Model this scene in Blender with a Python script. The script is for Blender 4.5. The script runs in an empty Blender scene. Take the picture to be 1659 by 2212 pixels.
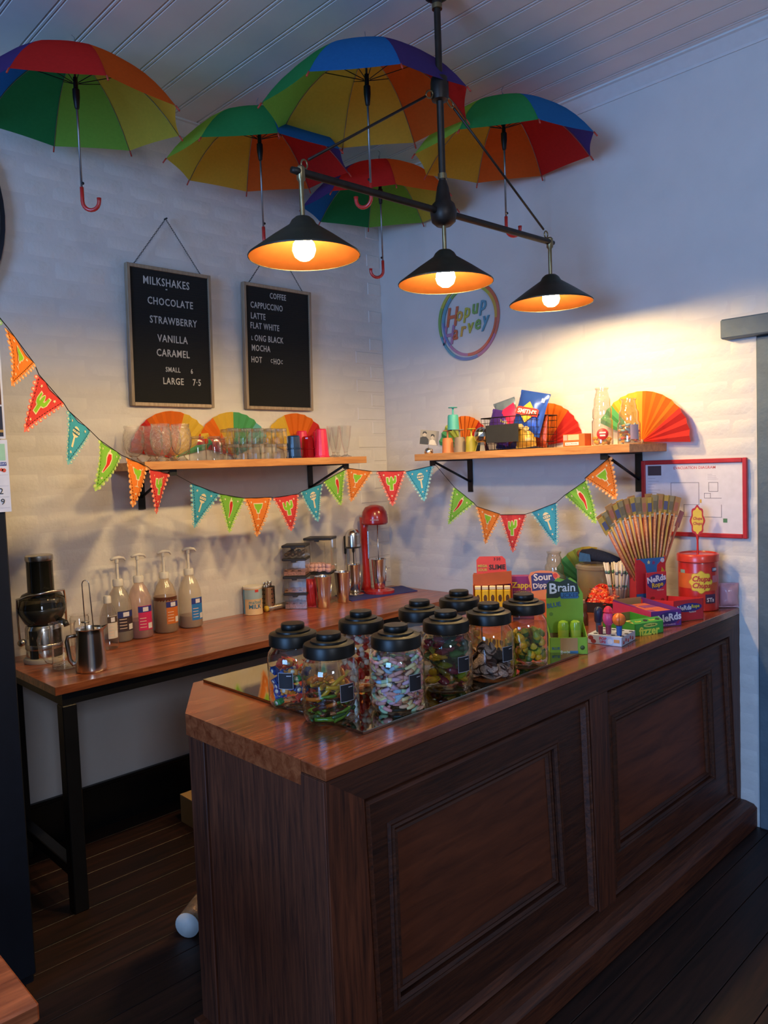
import bpy, math, random
from mathutils import Vector, Matrix
random.seed(7)
PI = math.pi
scene = bpy.context.scene
col = scene.collection
# ------------------------------------------------------------------ camera
CAM = Vector((-3.44, -3.51, 1.65)); FPX = 1659.0
_y, _p, _r = 0.76922766, -0.06019354, 0.03694337
_f = Vector((math.sin(_y)*math.cos(_p), math.cos(_y)*math.cos(_p), math.sin(_p)))
_rt = Vector((math.cos(_y), -math.sin(_y), 0)); _dn = _f.cross(_rt)
RT = _rt*math.cos(_r) + _dn*math.sin(_r); DN = _dn*math.cos(_r) - _rt*math.sin(_r)
cam = bpy.data.objects.new('camera', bpy.data.cameras.new('camera'))
col.objects.link(cam)
m = Matrix((RT, -DN, -_f)).transposed().to_4x4(); m.translation = CAM
cam.matrix_world = m
cam.data.sensor_fit = 'HORIZONTAL'; cam.data.sensor_width = 36; cam.data.lens = 36
cam.data.clip_start = .02
scene.camera = cam
# ------------------------------------------------------------------ world, daylight, exposure
w = bpy.data.worlds.new('room_daylight'); scene.world = w; w.use_nodes = True
bg = w.node_tree.nodes['Background']
bg.inputs[0].default_value = (.51, .50, .56, 1); bg.inputs[1].default_value = .34
def area(name, loc, target, sx, sy, power, colr):
    l = bpy.data.lights.new(name, 'AREA'); l.shape = 'RECTANGLE'; l.size = sx; l.size_y = sy
    l.energy = power; l.color = colr
    o = bpy.data.objects.new(name, l); col.objects.link(o); o.location = loc
    o.rotation_euler = (Vector(target)-Vector(loc)).to_track_quat('-Z', 'Y').to_euler()
    return o
area('front_window_daylight', (-5.13, -7.81, 3.15), (-1.7, 0, .4), .9, 1.3, 80, (.66, .78, 1.0))
area('side_window_daylight', (-7.4, -3.0, 1.9), (0, -2.2, 2.8), 2.0, 2.0, 240, (.22, .48, 1.0))
scene.cycles.transparent_max_bounces = 64; scene.cycles.max_bounces = 10
scene.view_settings.view_transform = 'Standard'; scene.view_settings.look = 'None'
scene.view_settings.exposure = 0.0; scene.view_settings.gamma = 1
scene.view_settings.use_curve_mapping = False
# ------------------------------------------------------------------ pixel to place
def ray(px, py): return RT*((px-829.5)/FPX) + DN*((py-1106)/FPX) + _f
def onz(px, py, z): d = ray(px, py); return CAM + d*((z-CAM.z)/d.z)
def ony(px, py, y): d = ray(px, py); return CAM + d*((y-CAM.y)/d.y)
def onx(px, py, x): d = ray(px, py); return CAM + d*((x-CAM.x)/d.x)
def onplane(px, py, a, b):                      # vertical plane through ground points a and b
    n = Vector((b[1]-a[1], a[0]-b[0], 0)); d = ray(px, py)
    return CAM + d*((Vector((a[0], a[1], 0))-CAM).dot(n)/d.dot(n))
def depth(p): return (Vector(p)-CAM).dot(_f)
# ------------------------------------------------------------------ materials
def lin(h):
    h = h.lstrip('#'); c = [int(h[i:i+2], 16)/255 for i in (0, 2, 4)]
    return tuple(x/12.92 if x <= .04045 else ((x+.055)/1.055)**2.4 for x in c) + (1,)
MATS = {}
def mat(name, colr='#808080', rough=.5, metal=0, var=.10, scale=30, bump=0, bscale=None, emit=0, coat=0, trans=0, ior=1.45, sss=0, spec=.5, stretch=(1, 1, 1)):
    if name in MATS: return MATS[name]
    m = bpy.data.materials.new(name); m.use_nodes = True; MATS[name] = m
    nt = m.node_tree; b = nt.nodes['Principled BSDF']; L = nt.links.new
    c = lin(colr)
    b.inputs['Roughness'].default_value = rough; b.inputs['Metallic'].default_value = metal
    b.inputs['IOR'].default_value = ior; b.inputs['Specular IOR Level'].default_value = spec
    if coat: b.inputs['Coat Weight'].default_value = coat; b.inputs['Coat Roughness'].default_value = .12
    if trans: b.inputs['Transmission Weight'].default_value = trans
    if sss: b.inputs['Subsurface Weight'].default_value = sss; b.inputs['Subsurface Radius'].default_value = (.01, .006, .004)
    if emit: b.inputs['Emission Color'].default_value = c; b.inputs['Emission Strength'].default_value = emit
    tc = nt.nodes.new('ShaderNodeTexCoord'); mp = nt.nodes.new('ShaderNodeMapping'); mp.inputs['Scale'].default_value = stretch
    L(tc.outputs['Object'], mp.inputs['Vector'])
    n = nt.nodes.new('ShaderNodeTexNoise'); n.inputs['Scale'].default_value = scale; n.inputs['Detail'].default_value = 4
    L(mp.outputs[0], n.inputs['Vector'])
    r = nt.nodes.new('ShaderNodeValToRGB'); e = r.color_ramp.elements
    e[0].position = .3; e[1].position = .7
    e[0].color = tuple(x*(1-var) for x in c[:3])+(1,); e[1].color = tuple(min(1, x*(1+var)) for x in c[:3])+(1,)
    L(n.outputs['Fac'], r.inputs[0]); L(r.outputs[0], b.inputs['Base Color'])
    if bump:
        n2 = nt.nodes.new('ShaderNodeTexNoise'); n2.inputs['Scale'].default_value = bscale or scale; n2.inputs['Detail'].default_value = 5
        L(mp.outputs[0], n2.inputs['Vector'])
        bp = nt.nodes.new('ShaderNodeBump'); bp.inputs['Strength'].default_value = bump; bp.inputs['Distance'].default_value = .01
        L(n2.outputs['Fac'], bp.inputs['Height']); L(bp.outputs[0], b.inputs['Normal'])
    return m
def wood(name, dark, light, along='x', rough=.4, scale=6, bump=.15, coat=.2, streak=14):
    if name in MATS: return MATS[name]
    m = bpy.data.materials.new(name); m.use_nodes = True; MATS[name] = m
    nt = m.node_tree; b = nt.nodes['Principled BSDF']; L = nt.links.new
    tc = nt.nodes.new('ShaderNodeTexCoord'); mp = nt.nodes.new('ShaderNodeMapping')
    s = [streak]*3; s['xyz'.index(along)] = 1.0; mp.inputs['Scale'].default_value = s
    oi = nt.nodes.new('ShaderNodeObjectInfo'); va = nt.nodes.new('ShaderNodeVectorMath')
    L(tc.outputs['Object'], va.inputs[0]); L(oi.outputs['Random'], va.inputs[1]); L(va.outputs[0], mp.inputs['Vector'])
    n = nt.nodes.new('ShaderNodeTexNoise'); n.inputs['Scale'].default_value = scale; n.inputs['Detail'].default_value = 7
    n.inputs['Roughness'].default_value = .65; n.inputs['Distortion'].default_value = .6
    L(mp.outputs[0], n.inputs['Vector'])
    r = nt.nodes.new('ShaderNodeValToRGB'); e = r.color_ramp.elements
    e[0].position = .33; e[1].position = .68; e[0].color = lin(dark); e[1].color = lin(light)
    L(n.outputs['Fac'], r.inputs[0])
    hsv = nt.nodes.new('ShaderNodeHueSaturation'); mr = nt.nodes.new('ShaderNodeMapRange')
    mr.inputs['To Min'].default_value = .75; mr.inputs['To Max'].default_value = 1.25
    L(oi.outputs['Random'], mr.inputs[0]); L(mr.outputs[0], hsv.inputs['Value']); L(r.outputs[0], hsv.inputs['Color'])
    L(hsv.outputs[0], b.inputs['Base Color'])
    b.inputs['Roughness'].default_value = rough; b.inputs['Coat Weight'].default_value = coat; b.inputs['Coat Roughness'].default_value = .25
    bp = nt.nodes.new('ShaderNodeBump'); bp.inputs['Strength'].default_value = bump; bp.inputs['Distance'].default_value = .003
    L(n.outputs['Fac'], bp.inputs['Height']); L(bp.outputs[0], b.inputs['Normal'])
    return m
def glass(name, tint='#ffffff', refl=1.0, rough=.02, bump=0, bscale=60, ior=1.5, body=0, bodycol='#ffffff'):
    """clear thin-walled glass or plastic: see-through plus a Fresnel reflection"""
    if name in MATS: return MATS[name]
    m = bpy.data.materials.new(name); m.use_nodes = True; MATS[name] = m
    nt = m.node_tree; nt.nodes.clear(); L = nt.links.new; N = nt.nodes.new
    out = N('ShaderNodeOutputMaterial'); mix = N('ShaderNodeMixShader'); tr = N('ShaderNodeBsdfTransparent'); gl = N('ShaderNodeBsdfGlossy')
    fr = N('ShaderNodeLayerWeight'); fr.inputs['Blend'].default_value = .5          # Schlick's Fresnel, the same on both sides of the wall
    pw = N('ShaderNodeMath'); pw.operation = 'POWER'; pw.inputs[1].default_value = 4.0
    mu = N('ShaderNodeMath'); mu.operation = 'MULTIPLY_ADD'; mu.inputs[1].default_value = .8*refl; mu.inputs[2].default_value = .045*refl; mu.use_clamp = True
    gl.inputs['Roughness'].default_value = rough; tr.inputs['Color'].default_value = lin(tint)
    nz = N('ShaderNodeTexNoise'); nz.inputs['Scale'].default_value = bscale; tc = N('ShaderNodeTexCoord'); L(tc.outputs['Object'], nz.inputs['Vector'])
    bp = N('ShaderNodeBump'); bp.inputs['Strength'].default_value = max(bump, .004); bp.inputs['Distance'].default_value = .01
    L(nz.outputs['Fac'], bp.inputs['Height']); L(bp.outputs[0], fr.inputs['Normal']); L(bp.outputs[0], gl.inputs['Normal'])
    base = tr
    if body:
        df = N('ShaderNodeBsdfDiffuse'); df.inputs['Color'].default_value = lin(bodycol); mb = N('ShaderNodeMixShader'); mb.inputs[0].default_value = body
        L(tr.outputs[0], mb.inputs[1]); L(df.outputs[0], mb.inputs[2]); base = mb
    L(fr.outputs['Facing'], pw.inputs[0]); L(pw.outputs[0], mu.inputs[0]); L(mu.outputs[0], mix.inputs[0]); L(base.outputs[0], mix.inputs[1]); L(gl.outputs[0], mix.inputs[2]); L(mix.outputs[0], out.inputs[0])
    return m
def cloth(name, colr, trans=.45):
    """thin fabric or paper that lets some light through"""
    if name in MATS: return MATS[name]
    m = bpy.data.materials.new(name); m.use_nodes = True; MATS[name] = m
    nt = m.node_tree; nt.nodes.clear(); L = nt.links.new; N = nt.nodes.new
    out = N('ShaderNodeOutputMaterial'); mix = N('ShaderNodeMixShader'); d = N('ShaderNodeBsdfDiffuse'); t = N('ShaderNodeBsdfTranslucent')
    nz = N('ShaderNodeTexNoise'); nz.inputs['Scale'].default_value = 25; hs = N('ShaderNodeHueSaturation'); hs.inputs['Color'].default_value = lin(colr)
    mr = N('ShaderNodeMapRange'); mr.inputs['To Min'].default_value = .9; mr.inputs['To Max'].default_value = 1.08
    L(nz.outputs['Fac'], mr.inputs[0]); L(mr.outputs[0], hs.inputs['Value'])
    L(hs.outputs[0], d.inputs[0]); L(hs.outputs[0], t.inputs[0]); mix.inputs[0].default_value = trans
    L(d.outputs[0], mix.inputs[1]); L(t.outputs[0], mix.inputs[2]); L(mix.outputs[0], out.inputs[0])
    return m
def flat(h, rough=.5, var=.05): return mat('colour_'+h.strip('#')+('' if rough == .5 else '_r%d' % (rough*100)), h, rough, var=var)
# ------------------------------------------------------------------ mesh building
class MB:
    def __init__(s): s.v = []; s.f = []; s.sm = []; s.mi = []; s.cur = 0; s.X = Matrix.Identity(4)
    def add(s, vs, fs, smooth=False):
        o = len(s.v); s.v += [s.X @ Vector(p) for p in vs]
        for f in fs: s.f.append([o+i for i in f]); s.sm.append(smooth); s.mi.append(s.cur)
        return s
    def box(s, x0, x1, y0, y1, z0, z1):
        return s.add([(x, y, z) for z in (z0, z1) for y in (y0, y1) for x in (x0, x1)],
                     [(0, 2, 3, 1), (4, 5, 7, 6), (0, 1, 5, 4), (2, 6, 7, 3), (0, 4, 6, 2), (1, 3, 7, 5)])
    def bbox(s, x0, x1, y0, y1, z0, z1, b=.003):          # box with chamfered edges
        lo = (x0, y0, z0); hi = (x1, y1, z1); vs = []; idx = {}
        for cx in (0, 1):
            for cy in (0, 1):
                for cz in (0, 1):
                    c = (cx, cy, cz)
                    for k in range(3):
                        p = [ (hi[i] if c[i] else lo[i]) if i == k else (hi[i]-b if c[i] else lo[i]+b) for i in range(3)]
                        idx[(c, k)] = len(vs); vs.append(p)
        fs = []
        for k in range(3):
            a, d = [i for i in range(3) if i != k]
            for side in (0, 1):
                q = []
                for (u, t) in ((0, 0), (1, 0), (1, 1), (0, 1)):
                    c = [0, 0, 0]; c[k] = side; c[a] = u; c[d] = t; q.append(idx[(tuple(c), k)])
                fs.append(q)
        for k in range(3):                                  # edges along axis k
            a, d = [i for i in range(3) if i != k]
            for u in (0, 1):
                for t in (0, 1):
                    c0 = [0, 0, 0]; c0[a] = u; c0[d] = t; c1 = list(c0); c1[k] = 1
                    c0 = tuple(c0); c1 = tuple(c1)
                    fs.append([idx[(c0, a)], idx[(c0, d)], idx[(c1, d)], idx[(c1, a)]])
        for cx in (0, 1):
            for cy in (0, 1):
                for cz in (0, 1): fs.append([idx[((cx, cy, cz), k)] for k in range(3)])
        return s.add(vs, fs)
    def lathe(s, prof, n=24, c=(0, 0, 0), smooth=True, a0=0, arc=2*PI, sx=1, sy=1):
        seg = [[prof[0]]]                                  # a hard corner in the profile starts a new strip
        for i in range(1, len(prof)):
            seg[-1].append(prof[i])
            if i < len(prof)-1:
                u = Vector((prof[i][0]-prof[i-1][0], prof[i][1]-prof[i-1][1])); v = Vector((prof[i+1][0]-prof[i][0], prof[i+1][1]-prof[i][1]))
                if u.length > 1e-9 and v.length > 1e-9 and u.angle(v) > .75: seg.append([prof[i]])
        for p in seg: s._lathe(p, n, c, smooth, a0, arc, sx, sy)
        return s
    def _lathe(s, prof, n, c, smooth, a0, arc, sx, sy):
        vs = []; rows = []; closed = abs(arc-2*PI) < 1e-6; k = n if closed else n+1
        for r, z in prof:
            if r < 1e-7: rows.append([len(vs)]); vs.append((c[0], c[1], c[2]+z))
            else:
                rows.append(list(range(len(vs), len(vs)+k)))
                vs += [(c[0]+sx*r*math.cos(a0+arc*i/n), c[1]+sy*r*math.sin(a0+arc*i/n), c[2]+z) for i in range(k)]
        fs = []
        for a, b in zip(rows, rows[1:]):
            for i in range(n):
                j = (i+1) % k
                if len(a) == 1 and len(b) == 1: continue
                if len(a) == 1: fs.append((a[0], b[j], b[i]))
                elif len(b) == 1: fs.append((a[i], a[j], b[0]))
                else: fs.append((a[i], a[j], b[j], b[i]))
        return s.add(vs, fs, smooth)
    def ball(s, c, r, n=12, sz=1, sx=1, sy=1):
        return s.lathe([(r*math.sin(PI*i/(n//2)), -r*sz*math.cos(PI*i/(n//2))) for i in range(n//2+1)], n, c, True, sx=sx, sy=sy)
    def tube(s, pts, r, n=8, closed=False, smooth=True, flatz=1):
        pts = [Vector(p) for p in pts]; k = len(pts); R = r if isinstance(r, (list, tuple)) else [r]*k
        vs = []; up = None
        for i, p in enumerate(pts):
            a = pts[(i-1) % k] if (closed or i > 0) else p; b = pts[(i+1) % k] if (closed or i < k-1) else p
            t = (b-a).normalized()
            if up is None: up = t.orthogonal().normalized()
            u = (up-t*up.dot(t)); u = u.normalized() if u.length > 1e-6 else t.orthogonal().normalized(); up = u; w_ = t.cross(u)
            vs += [p+(u*math.cos(2*PI*j/n)+w_*math.sin(2*PI*j/n)*flatz)*R[i] for j in range(n)]
        fs = []
        for i in range(k if closed else k-1):
            a = i*n; b = ((i+1) % k)*n
            fs += [(a+j, a+(j+1) % n, b+(j+1) % n, b+j) for j in range(n)]
        if not closed: fs += [tuple(range(n))[::-1], tuple(range((k-1)*n, k*n))]
        return s.add(vs, fs, smooth)
    def cyl(s, a, b, r, n=12, r2=None): return s.tube([a, b], [r, r if r2 is None else r2], n)
    def prism(s, out, d0, d1, plane='xz'):                # outline in a plane, given thickness along the third axis
        def P(u, v, d): return {'xz': (u, d, v), 'xy': (u, v, d), 'yz': (d, u, v)}[plane]
        n = len(out); vs = [P(u, v, d0) for u, v in out]+[P(u, v, d1) for u, v in out]
        fs = [tuple(range(n)), tuple(range(2*n-1, n-1, -1))]+[(i, i+n, (i+1) % n+n, (i+1) % n) for i in range(n)]
        return s.add(vs, fs)
    def grid(s, fn, nu, nv, smooth=True):
        vs = [fn(i/nu, j/nv) for j in range(nv+1) for i in range(nu+1)]
        return s.add(vs, [(j*(nu+1)+i, j*(nu+1)+i+1, (j+1)*(nu+1)+i+1, (j+1)*(nu+1)+i) for j in range(nv) for i in range(nu)], smooth)
    def mesh(s, name, mats):
        me = bpy.data.meshes.new(name); me.from_pydata([tuple(p) for p in s.v], [], s.f)
        for p, sm, mi in zip(me.polygons, s.sm, s.mi): p.use_smooth = sm; p.material_index = mi
        for m_ in (mats if isinstance(mats, (list, tuple)) else [mats]): me.materials.append(m_)
        me.update(); return me
def link(name, me, parent=None, loc=None, rot=None):
    o = bpy.data.objects.new(name, me); col.objects.link(o)
    if parent: o.parent = parent
    if loc is not None: o.location = loc
    if rot is not None: o.rotation_euler = rot
    return o
def P(name, mb, mats, parent=None, loc=None, rot=None, label=None):
    o = link(name, mb.mesh(name, mats), parent, loc, rot)
    if label: o['label'] = label
    return o
def tag(o, label=None, cat=None, group=None, kind=None):
    if label: o['label'] = label
    if cat: o['category'] = cat
    if group: o['group'] = group
    if kind: o['kind'] = kind
    return o
def thing(name, label, cat, loc=(0, 0, 0), rz=0, group=None):
    return tag(link(name, None, None, loc, (0, 0, rz)), label, cat, group)
def struct(name, mb, mats): return tag(P(name, mb, mats), kind='structure')
def dup(root, loc=None, rz=None, label=None, parent=None):
    r = root.copy(); col.objects.link(r)
    if parent: r.parent = parent
    if loc is not None: r.location = loc
    if rz is not None: r.rotation_euler = (0, 0, rz)
    if label: r['label'] = label
    for ch in list(root.children): dup(ch, parent=r)
    return r
def text(name, s, size, m_, parent, loc, rot=(PI/2, 0, 0), bold=0, ext=.0003, align='CENTER', shear=0, sx=1, spacing=1):
    c = bpy.data.curves.new(name, 'FONT'); c.body = s; c.size = size; c.extrude = ext; c.align_x = align; c.align_y = 'CENTER'
    c.offset = bold*size; c.shear = shear; c.space_character = spacing; c.resolution_u = 2
    t = bpy.data.objects.new(name, c); me = bpy.data.meshes.new_from_object(t); bpy.data.objects.remove(t)
    me.materials.clear(); me.materials.append(m_); me.name = name
    o = link(name, me, parent, loc, rot); o.scale = (sx, 1, 1); return o
def card(mb, x0, x1, z0, z1, y=0, t=.0006): return mb.box(x0, x1, y-t, y, z0, z1)
def star(mb, x, z, r, y, t=.0004, n=5, inner=.45, rot=0):
    return mb.prism([(x+(r if i % 2 == 0 else r*inner)*math.sin(rot+PI*i/n), z+(r if i % 2 == 0 else r*inner)*math.cos(rot+PI*i/n)) for i in range(2*n)], y-t, y)
def disc(mb, x, z, rx, rz_, y, t=.0004, n=18): return mb.prism([(x+rx*math.cos(2*PI*i/n), z+rz_*math.sin(2*PI*i/n)) for i in range(n)], y-t, y)
# ================================================================== ROOM
CEIL = 3.40
paint = mat('white_painted_masonry', '#cfcac6', .55, var=.03, scale=5, bump=.22, bscale=22)
paint_b = mat('white_painted_brick_face', '#d2cdc8', .5, var=.04, scale=8, bump=.30, bscale=30)
wa = struct('wall_back', MB().box(-4.2, .14, 0, .14, 0, 3.6), paint)
DOOR_Y = -2.262
wbm = MB(); wbm.box(0, .14, DOOR_Y, .0, 0, 3.6); wbm.box(0, .14, -4.6, DOOR_Y, 2.2, 3.6); wbm.box(0, .14, -4.6, -3.25, 0, 2.2)
wb = struct('wall_right', wbm, paint)
def brick_mesh(k, L=.229, H=.074):
    rnd = random.Random(k); mb = MB(); nu, nv = 6, 3
    def fn(u, v):
        ed = min(u, 1-u)*nu >= .99 and min(v, 1-v)*nv >= .99
        j = .0016 if ed else 0
        return ((u-.5)*L*(1 if 0 < v < 1 else .985)+rnd.uniform(-.001, .001), (-.0030+rnd.uniform(-j, j)) if ed else (.001 if u in (0, 1) or v in (0, 1) else -.0022), (v-.5)*H+rnd.uniform(-.001, .001))
    mb.grid(fn, nu, nv); return mb
brick_me = [brick_mesh(k).mesh('brick', paint_b) for k in range(5)]
half_me = [brick_mesh(k+9, .109).mesh('brick', paint_b) for k in range(3)]
def bricks(parent, axis, span, z0, z1, limit, skip=None):
    items = []; c = 0; z = z0
    while z+.04 < z1:
        s = 0 if c % 2 == 0 else -.12
        u = s
        while u < span:
            a = max(u, 0); b = min(u+.24, span)
            if b-a > .06: items.append(((a+b)/2, z+.043, b-a))
            u += .24
        z += .086; c += 1
    def pos(t): return Vector((-t[0], 0, t[1])) if axis == 'x' else Vector((0, -t[0], t[1]))
    items = [t for t in items if not (skip and skip(t))]
    items.sort(key=lambda t: depth(pos(t)))
    rest = MB()
    for i, t in enumerate(items):
        p = pos(t)
        if i < limit:
            o = link('brick', random.choice(brick_me if t[2] > .18 else half_me), parent, p, (0, 0, 0 if axis == 'x' else -PI/2))
            if .12 < t[2] < .229: o.scale = (t[2]/.24 if t[2] > .18 else t[2]/.12, 1, 1)
            o.location += Vector((0, random.uniform(-.0012, .0006), 0)) if axis == 'x' else Vector((random.uniform(-.0012, .0006), 0, 0))
        else:
            L_ = t[2]-.011; X = Matrix.Translation(p)
            if axis != 'x': X = X @ Matrix.Rotation(-PI/2, 4, 'Z')
            rest.X = X; rest.add([(-L_/2, 0, -.037), (L_/2, 0, -.037), (L_/2, 0, .037), (-L_/2, 0, .037), (-L_/2+.004, -.004, -.033), (L_/2-.004, -.004, -.033), (L_/2-.004, -.004, .033), (-L_/2+.004, -.004, .033)],
                [(4, 5, 6, 7), (0, 1, 5, 4), (1, 2, 6, 5), (2, 3, 7, 6), (3, 0, 4, 7)])
    if rest.v: tag(P('brick_courses', rest, paint_b, parent), kind='stuff')
bricks(wa, 'x', 2.64, .90, CEIL-.06, 300)
bricks(wb, 'y', -DOOR_Y-.004, .0, 2.30, 300, skip=lambda t: t[1] < .95 and t[0] < 1.95)
# ceiling: beaded boards running away from the camera
cw = mat('white_painted_board', '#e6e2e0', .45, var=.03, scale=6)
ceil_o = struct('ceiling', MB().box(-4.6, .14, -5.2, .14, CEIL+.02, CEIL+.06), cw)
bm_ = MB(); prof = [(-.075, .012), (-.070, 0), (-.062, 0), (-.058, .008), (-.054, 0), (.070, 0), (.075, .012)]
n_ = len(prof); bm_.add([(x, y, CEIL+z) for y in (-2.6, 2.6) for x, z in prof]+[(x, y, CEIL+.019) for y in (-2.6, 2.6) for x in (-.075, .075)],
        [(i, i+1, n_+i+1, n_+i) for i in range(n_-1)])
plank_me = bm_.mesh('ceiling_board', cw)
for i in range(30):
    link('ceiling_board', plank_me, ceil_o, (-.03-.15*i, -2.6, 0))
# cornices
cm = mat('cornice_paint', '#cfd2d2', .5, var=.03)
def cornice(axis):
    mb = MB(); pr = [(0, -.065), (.006, -.065), (.012, -.055), (.05, -.012), (.062, -.008), (.062, 0)]
    a = [(-4.2, 0)] if axis == 'x' else None
    for k in range(len(pr)-1):
        (d0, z0), (d1, z1) = pr[k], pr[k+1]
        if axis == 'x': mb.add([(-4.2, -d0, CEIL+z0), (0, -d0, CEIL+z0), (0, -d1, CEIL+z1), (-4.2, -d1, CEIL+z1)], [(0, 1, 2, 3)])
        else: mb.add([(-d0, -4.6, CEIL+z0), (-d0, 0, CEIL+z0), (-d1, 0, CEIL+z1), (-d1, -4.6, CEIL+z1)], [(3, 2, 1, 0)])
    return mb
struct('trim_1', cornice('x'), cm); struct('trim_2', cornice('y'), cm)
# floor boards
fw = wood('dark_floorboard', '#120906', '#351c12', 'x', rough=.5, scale=3, coat=.05)
fl = struct('floor', MB().box(-5.2, .14, -5.2, .14, -.06, -.02), mat('subfloor', '#120b08', .8))
for i in range(40):
    y = -.0-.128*i
    if y < -5.2: break
    mb = MB(); mb.bbox(-2.6, 2.6, -.0625, .0625, -.0195, 0, .001)
    link('floorboard', mb.mesh('floorboard', fw), fl, (-2.5+random.uniform(-.02, .02), y-.064, 0))
# black skirting
blk = mat('black_satin_paint', '#0b0b0d', .35, var=.2)
sk = MB(); sk.box(-4.2, 0, -.018, 0, 0, .195); sk.bbox(-4.2, 0, -.026, 0, .195, .213, .004); struct('baseboard_back', sk, blk)
# doorway at the right: blue-grey painted timber
tim = mat('blue_grey_painted_timber', '#55646f', .5, var=.14, scale=9, bump=.25, bscale=40)
d = MB(); d.bbox(-.012, .14, DOOR_Y-.11, DOOR_Y-.002, 0, 2.135, .006)
dj = MB(); dj.bbox(-.002, .06, DOOR_Y-.15, DOOR_Y-.11, 0, 2.135, .004)
lt = MB(); lt.bbox(-.06, .14, -3.4, -2.135, 2.138, 2.222, .006)
door = tag(link('door_1', None, None, (0, 0, 0)), kind='structure')
P('jamb', d, tim, door); P('door_stop', dj, tim, door); P('lintel', lt, tim, door)
dp = MB(); dp.box(.062, .10, -3.24, DOOR_Y-.11, .01, 2.13)
for zz in ((.2, .95), (1.1, 1.95)): dp.bbox(.05, .062, -3.12, DOOR_Y-.24, zz[0], zz[1], .006)
P('door_leaf', dp, tim, door)
# ================================================================== BENCH
bw = wood('red_brown_benchtop', '#6a331c', '#b4653c', 'x', rough=.28, scale=4, coat=.35, streak=10)
black_metal = mat('black_powder_coated_steel', '#0d0d0f', .4, var=.2)
bench = thing('bench', 'long timber-topped bench on black steel legs along the back wall', 'bench')
for i in range(6):
    y1 = -.006-i*.1077; b_ = MB(); b_.bbox(-2.39, -.004, y1-.1075, y1, .848, .88, .0012); P('top_plank', b_, bw, bench)
fr_ = MB(); fr_.box(-2.36, -.03, -.635, -.595, .80, .848); fr_.box(-2.36, -.03, -.06, -.02, .80, .848); fr_.box(-2.36, -2.32, -.595, -.06, .80, .848); fr_.box(-.07, -.03, -.595, -.06, .80, .848)
P('frame', fr_, black_metal, bench)
for x in (-2.365, -.085):
    for y in (-.645, -.07): P('leg', MB().bbox(x, x+.055, y, y+.055, 0, .80, .003), black_metal, bench)
    P('stretcher', MB().bbox(x+.005, x+.05, -.59, -.07, .13, .175, .003), black_metal, bench)
# ================================================================== COUNTER
cwd = wood('dark_counter_timber_along', '#2c1208', '#5a2d16', 'x', rough=.5, scale=5, coat=.04, streak=16, bump=.3)
cwv = wood('dark_counter_timber_upright', '#2e1308', '#60301a', 'z', rough=.5, scale=5, coat=.04, streak=16, bump=.3)
ctop = wood('polished_countertop', '#6a2c14', '#9c5530', 'x', rough=.2, scale=4, coat=.5, streak=10, bump=.08)
cpan = wood('panel_timber', '#4a2312', '#70391f', 'x', rough=.5, scale=3, coat=.04, streak=8, bump=.2)
ct = thing('counter', 'long dark timber shop counter with two moulded front panels', 'counter')
X0, YF, YB, ZT = -2.37, -2.183, -1.30, .97
t_ = MB(); t_.prism([(X0, -2.092), (-.004, -2.092), (-.004, YB), (-2.19, YB), (X0, -1.564)], ZT-.062, ZT, 'xy'); P('countertop', t_, ctop, ct)
P('front_edge_strip', MB().bbox(X0, -.004, YF, -2.0925, ZT-.03, ZT, .002), ctop, ct)
e_ = MB(); e_.prism([(X0+.012, -2.10), (-.006, -2.10), (-.006, YB+.03), (-2.17, YB+.03), (X0+.012, -1.575)], .0, ZT-.062, 'xy'); P('carcass', e_, cwv, ct)
P('end_corner_board', MB().bbox(X0-.004, X0+.012, -2.178, -2.094, .0, ZT-.032, .002), cwv, ct)
P('end_board', MB().bbox(X0+.004, X0+.012, -2.090, -1.66, .0, ZT-.062, .002), cwv, ct)
P('end_back_board', MB().bbox(X0-.002, X0+.012, -1.658, -1.577, .0, ZT-.062, .002), cwv, ct)
fm = MB(); fm.prism([(X0, ZT-.03), (-.004, ZT-.03), (-.11, .862), (-2.256, .862)], YF, YF+.09); P('top_rail', fm, cwd, ct)
fm = MB(); fm.prism([(X0, ZT-.03), (-2.256, .862), (-2.238, .12), (X0, .10)], YF, YF+.09); P('corner_stile', fm, cwv, ct)
fm = MB(); fm.prism([(-1.243, .862), (-1.137, .862), (-1.105, .12), (-1.212, .12)], YF-.001, YF+.09); P('centre_post', fm, cwv, ct)
fm = MB(); fm.prism([(-.11, .862), (-.004, ZT-.03), (-.004, .1), (-.04, .12)], YF, YF+.09); P('end_stile', fm, cwv, ct)
fm = MB(); fm.prism([(X0, .10), (-.004, .10), (-.04, .122), (-2.238, .122)], YF, YF+.09); P('bottom_rail', fm, cwd, ct)
pl = MB(); pl.bbox(X0-.01, -.004, YF-.07, YF+.05, 0, .085, .004); pl.prism([(YF-.07, .085), (YF-.055, .10), (YF-.02, .108), (YF+.05, .108), (YF+.05, .085)], X0-.01, -.004, 'yz'); P('plinth', pl, cwd, ct)
P('end_plinth', MB().bbox(X0-.03, X0+.02, YF-.07, -1.57, 0, .085, .004), cwd, ct)
def moulding(name, quad, w_, dep, y, parent, m_):
    mb = MB(); steps = [(0, 0), (.25*w_, -dep), (.5*w_, -dep*.55), (.75*w_, -dep*.9), (w_, 0)]
    cx = sum(p[0] for p in quad)/4; cz = sum(p[1] for p in quad)/4
    rings = []
    for off, dy in steps:
        ring = []
        for (x, z) in quad: ring.append((x-off*(1 if x > cx else -1), y+dy, z-off*(1 if z > cz else -1)))
        rings.append(ring)
    for a, b in zip(rings, rings[1:]):
        for i in range(4): j = (i+1) % 4; mb.add([a[i], a[j], b[j], b[i]], [(0, 1, 2, 3)])
    return P(name, mb, m_, parent)
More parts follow.
